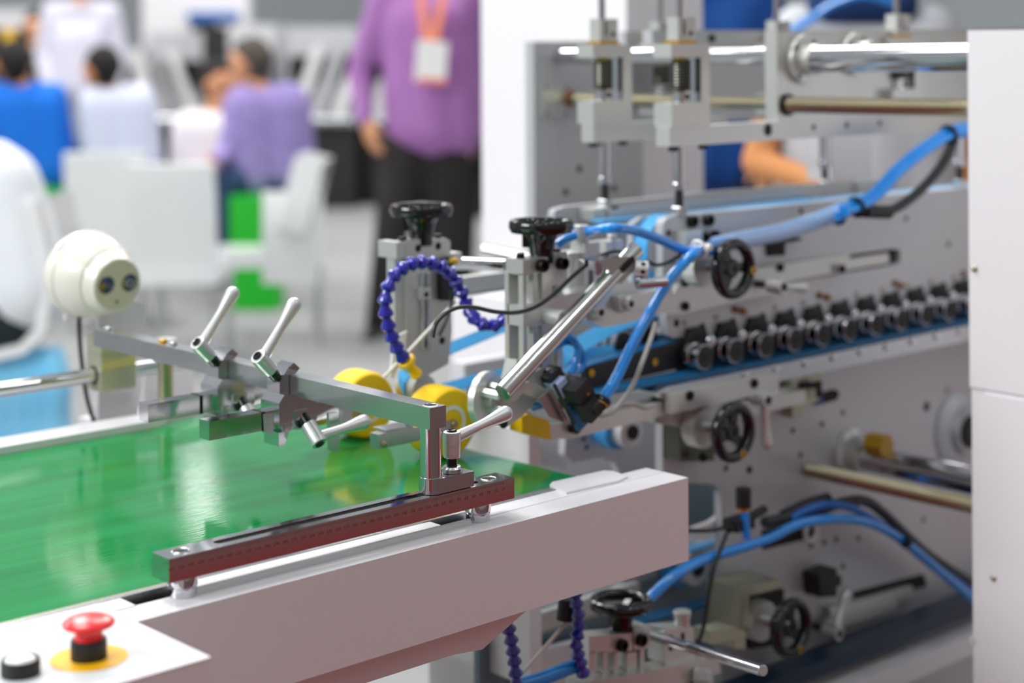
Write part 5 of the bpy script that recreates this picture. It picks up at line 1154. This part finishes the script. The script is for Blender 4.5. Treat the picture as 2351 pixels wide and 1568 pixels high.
# standing people further off and behind the machine
def stand(label, px, D, shirt, trousers, face, top=1.42, lean=0, **kw):
    s = 3935/D; y = lambda z: HY+(1.5-(FL+z))*s
    person(label, D, dict(head=(px+lean*s*.15, y(top+.17)), che=(px, y(top-.2)), pel=(px, y(top-.5)), shL=(px-.19*s, y(top-.02)), elL=(px-.25*s, y(top-.30)), wrL=(px-.22*s, y(top-.52), -.1), shR=(px+.19*s, y(top-.02)), elR=(px+.25*s, y(top-.30)), wrR=(px+.22*s, y(top-.52), -.1),
        hiL=(px-.09*s, y(top-.58)), knL=(px-.10*s, y(.48)), anL=(px-.10*s, y(.09)), hiR=(px+.09*s, y(top-.58)), knR=(px+.10*s, y(.48)), anR=(px+.10*s, y(.09))), shirt, trousers, face, **kw)
stand('distant person in a dark suit above the blue shirted person', 85, 12.6, fabric('dark_suit', (30, 36, 42)), fabric('dark_suit', (30, 36, 42)), (.3, -1, 0), 1.22)
stand('distant standing person in a white shirt left of the pale blue shirt', 186, 11.2, fabric('lavender_shirt', (206, 204, 220)), fabric('pale_trousers', (170, 172, 176)), (.2, -1, 0), 1.50)
stand('distant person in navy just left of the white rear cabinet', 1108, 8.6, fabric('navy_coat', (34, 44, 60)), fabric('dark_suit', (30, 36, 42)), (0, -1, 0), 1.42)
stand('person in a blue shirt standing behind the spring boxes', 1588, 4.9, fabric('royal_blue_shirt', (0, 74, 150), (0, 60, 128)), fabric('navy_trousers', (12, 38, 86)), (.2, -1, 0), 1.45)
gp, GP, _ = person('person in a pale grey shirt with a bare bent arm behind the cross plate', 4.4,
    dict(head=(1975, -190), che=(1985, 190), pel=(1990, 440), shL=(1838, 80), elL=(1738, 372, -.05), wrL=(1895, 425, -.22), hL=(1970, 440, -.25), shR=(2130, 80), elR=(2235, 360), wrR=(2150, 560, -.1), hiL=(1925, 500), knL=(1920, 860), anL=(1920, 1170), hiR=(2055, 500), knR=(2060, 860), anR=(2060, 1170)),
    fabric('pale_grey_shirt', (200, 202, 208), (180, 184, 190)), fabric('dark_suit', (30, 36, 42)), (-.2, -1, 0), skin=SKD, short=True, build=1.12)
B().tube([U(1780, 92, D=4.33), U(1850, 52, D=4.26), U(1915, 8, D=4.24), U(1985, -12, D=4.22), U(2050, 8, D=4.24)], .010, 10).build('blue_collar', 'hose', gp)
addmesh(caps([(U(1900, 10, D=4.36), .055, U(2060, 10, D=4.36), .055), (U(1890, -30, D=4.38), .05, U(2070, -30, D=4.38), .05)], .014), 'dark_blue_collar', fabric('navy_collar', (8, 46, 96)), gp)

# ---- white moulded chairs on chrome legs
def chair(label, px, py_top, w_px, py_seat, D, yaw=0, group='white moulded chairs'):
    """seen from behind for yaw 0: panel back, seat slab, four thin chrome legs. yaw turns it about its own axis"""
    s = 3935/D; c = U(px, py_seat, D=D); t = thing('white_chair', label, 'chair', (c.x, c.y, FL), group)
    W = w_px/s/2; H = (py_seat-py_top)/s; zs = c.z
    a = VROT+R(yaw); ex = V((math.cos(a), math.sin(a), 0)); ey = V((-math.sin(a), math.cos(a), 0))
    b = B(); b.obox(c+Z_*H*.5, (ex, (Z_-ey*.12), (ey+Z_*.12)), (W, H*.52, .022), .018); b.build('backrest', 'wgloss', t)
    b = B(); b.obox(c+ey*.22-Z_*.01, (ex, ey, Z_), (W*1.02, .23, .028), .02); b.build('seat', 'wgloss', t)
    for i in (-1, 1):
        for j in (.04, .40):
            q = c+ex*i*W*.8+ey*j
            B().cyl(q-Z_*.03, V((q.x, q.y, FL))+ex*i*.03, .011, seg=10).build('leg', 'chrome', t)
    return t, c, ex, ey, W
chair('white moulded chair with tall back behind the turret camera', 248, 355, 188, 640, 7.6)
chair('white moulded chair with lower wide back in front of its neighbour', 398, 380, 196, 632, 6.6)
t3 = thing('white_chair', 'white moulded chair turned sideways beside the purple plaid shirt', 'chair', (U(672, 600, D=7.4).x, U(672, 600, D=7.4).y, FL), 'white moulded chairs')
b = B(); b.obox(U(673, 545, D=7.3), (RT, UP, FW), (.128, .196, .02), .018); b.build('side_panel', 'wgloss', t3)
b = B(); b.obox(U(702, 440, D=7.45), (RT-UP*.25, UP+RT*.25, FW), (.062, .155, .20), .03); b.build('backrest', 'wgloss', t3)
b = B(); b.obox(U(575, 588, D=7.42), (RT, UP, FW), (.155, .036, .13), .025); b.build('seat', 'wgloss', t3)
for px_, d_ in ((520, 7.2), (735, 7.2), (530, 7.6), (725, 7.6)):
    q = U(px_, 610, D=d_); B().cyl(q, V((q.x, q.y, FL)), .011, seg=10).build('leg', 'chrome', t3)
t4, c4, ex4, ey4, W4 = chair('white moulded chair under the person cut off at the left edge', 60, 470, 150, 760, 5.25, 70)
b = B(); b.ribbon([U(112, 450, D=5.1), U(140, 560, D=5.1), U(146, 650, D=5.1), U(135, 730, D=5.1), U(95, 775, D=5.1), U(20, 792, D=5.1), U(-80, 795, D=5.1)], FW*.20, .030); b.build('shell', 'wgloss', t4)
# green cube stools
green = mat('green_stool', (0, 176, 24), 0, .5)
for lb, px, D, y0_, y1_, wpx in (('bright green cube stool under the purple plaid shirt', 590, 8.3, 448, 700, 110), ('bright green cube stool under the blue shirted person', 100, 8.9, 432, 690, 110)):
    s = 3935/D; c = U(px, y0_, D=D); w2 = wpx/s/2
    t = thing('cube_stool', lb, 'stool', (c.x, c.y, FL), 'green cube stools')
    b = B(); b.obox(((c.x), c.y, (c.z+FL)/2), (RT, FW, Z_), (w2, w2, (c.z-FL)/2), .02); b.build('cube', green, t)
bl_ = B(); 
for k in range(5):
    bl_.tube([U(-20+k*32, 805, D=5.0), U(-10+k*34, 880, D=4.98), U(-25+k*38, 960, D=5.0), U(-20+k*40, 1040, D=5.0)], .045, 10)
lab(bl_.build('blue_cloth', mat('sky_blue_cloth', (90, 190, 235), 0, .5, rgb2=(160, 215, 245), vscale=5)), 'light blue folded cloth under the chair at the left edge', 'cloth')

# ---- row of machines far behind
def far_unit(label, px, D, w_px, y_top, slant=1, body='paintg', k=0):
    s = 3935/D; c = U(px, 290, D=D); w2 = w_px/s/2; zt = U(px, y_top, D=D).z; zb = c.z
    t = thing('printing_unit', label, 'machine', (c.x, c.y, FL), 'machines far behind')
    def bx(u0, u1, v0, v1, z0, z1, nm, mt, bev=.01):
        b = B(); q = V((c.x, c.y, 0))+RT*((u0+u1)/2)+FW*((v0+v1)/2); b.obox((q.x, q.y, (z0+z1)/2), (RT, FW, Z_), ((u1-u0)/2, (v1-v0)/2, (z1-z0)/2), bev); return b.build(nm, mt, t)
    bx(-w2, w2, .05, 1.0, FL, zb, 'black_plinth', 'blackm')
    bx(-w2, w2, .1, .9, zb, zt, 'housing', body)
    bx(-w2*.9, w2*.9, .04, .10, zb+(zt-zb)*.45, zb+(zt-zb)*.7, 'roller_gap', 'screw', 0)
    for u in (-.5, .0, .5):
        b = B(); q = V((c.x, c.y, 0))+RT*(u*w2*1.2)+FW*.0; q.z = zb
        b.obox(q+Z_*(zt-zb)*.42+RT*slant*.06, (RT, FW, Z_+RT*slant*.35), (w2*.16, .03, (zt-zb)*.42), .008); b.build('slanted_cover', 'paint' if u else 'plate', t)
    B().cyl(V((c.x, c.y, zb+.05))-RT*w2*.9, V((c.x, c.y, zb+.05))+RT*w2*.9, .05, seg=14).build('guide_roller', 'steel', t)
    return t
far_unit('distant white machine unit at the left behind the standing people', 40, 13.8, 200, 20, 1, 'paintg')
far_unit('distant grey machine unit behind the pale blue shirt', 245, 13.6, 160, 110, 1, 'plate')
far_unit('distant machine unit with pale slanted covers right of the pale blue shirt', 400, 13.4, 130, 75, -1, 'plate')
far_unit('distant machine unit above the white shirted seated person', 562, 13.6, 130, 55, -1, 'paintg')
far_unit('distant machine unit left of the purple shirted person', 735, 13.3, 160, 60, 1, 'plate')
far_unit('distant machine unit hidden behind the purple shirted person', 930, 13.6, 200, 60, 1, 'plate')
far_unit('dark distant machine right of the purple shirted person', 1090, 12.6, 90, 120, 1, 'blackm')
for lb, px, ytop, wpx, D, mt, nm in (('black cabinet column behind the seated people', 495, 62, 55, 12.9, 'blackm', 'black_cabinet'), ('narrow ochre strip panel at the far left', 22, 66, 22, 12.8, 'yellowp', 'strip_panel'), ('dark partition panel at the far left edge', 60, 66, 150, 12.95, 'blackm', 'partition_panel')):
    s = 3935/D; c = U(px, ytop, D=D); b = B(); b.obox((c.x, c.y, (c.z+FL)/2), (RT, FW, Z_), (wpx/s/2, .04, (c.z-FL)/2), .01)
    lab(b.build(nm, mt), lb, 'cabinet' if 'cabinet' in lb else 'panel')

s = 3935/15.2; c = U(455, 5, D=15.2)
t = thing('canopy_cabinet', 'white canopy cabinet with a blue band high in the background', 'cabinet', (c.x, c.y, FL))
ztop = U(455, -25, D=15.2).z; b = B(); b.obox((c.x, c.y, (ztop+FL)/2), (RT, FW, Z_), (120/s, .15, (ztop-FL)/2), .01); b.build('cabinet_body', 'paint', t)
b = B(); b.obox(U(490, 38, D=15.03), (RT, FW, Z_), (58/s, .02, 10/s), .003); b.build('blue_band', 'hosed', t)
b = B(); b.obox(U(490, 60, D=15.03), (RT, FW, Z_), (50/s, .02, 9/s), .003); b.build('dark_band', 'blackm', t)
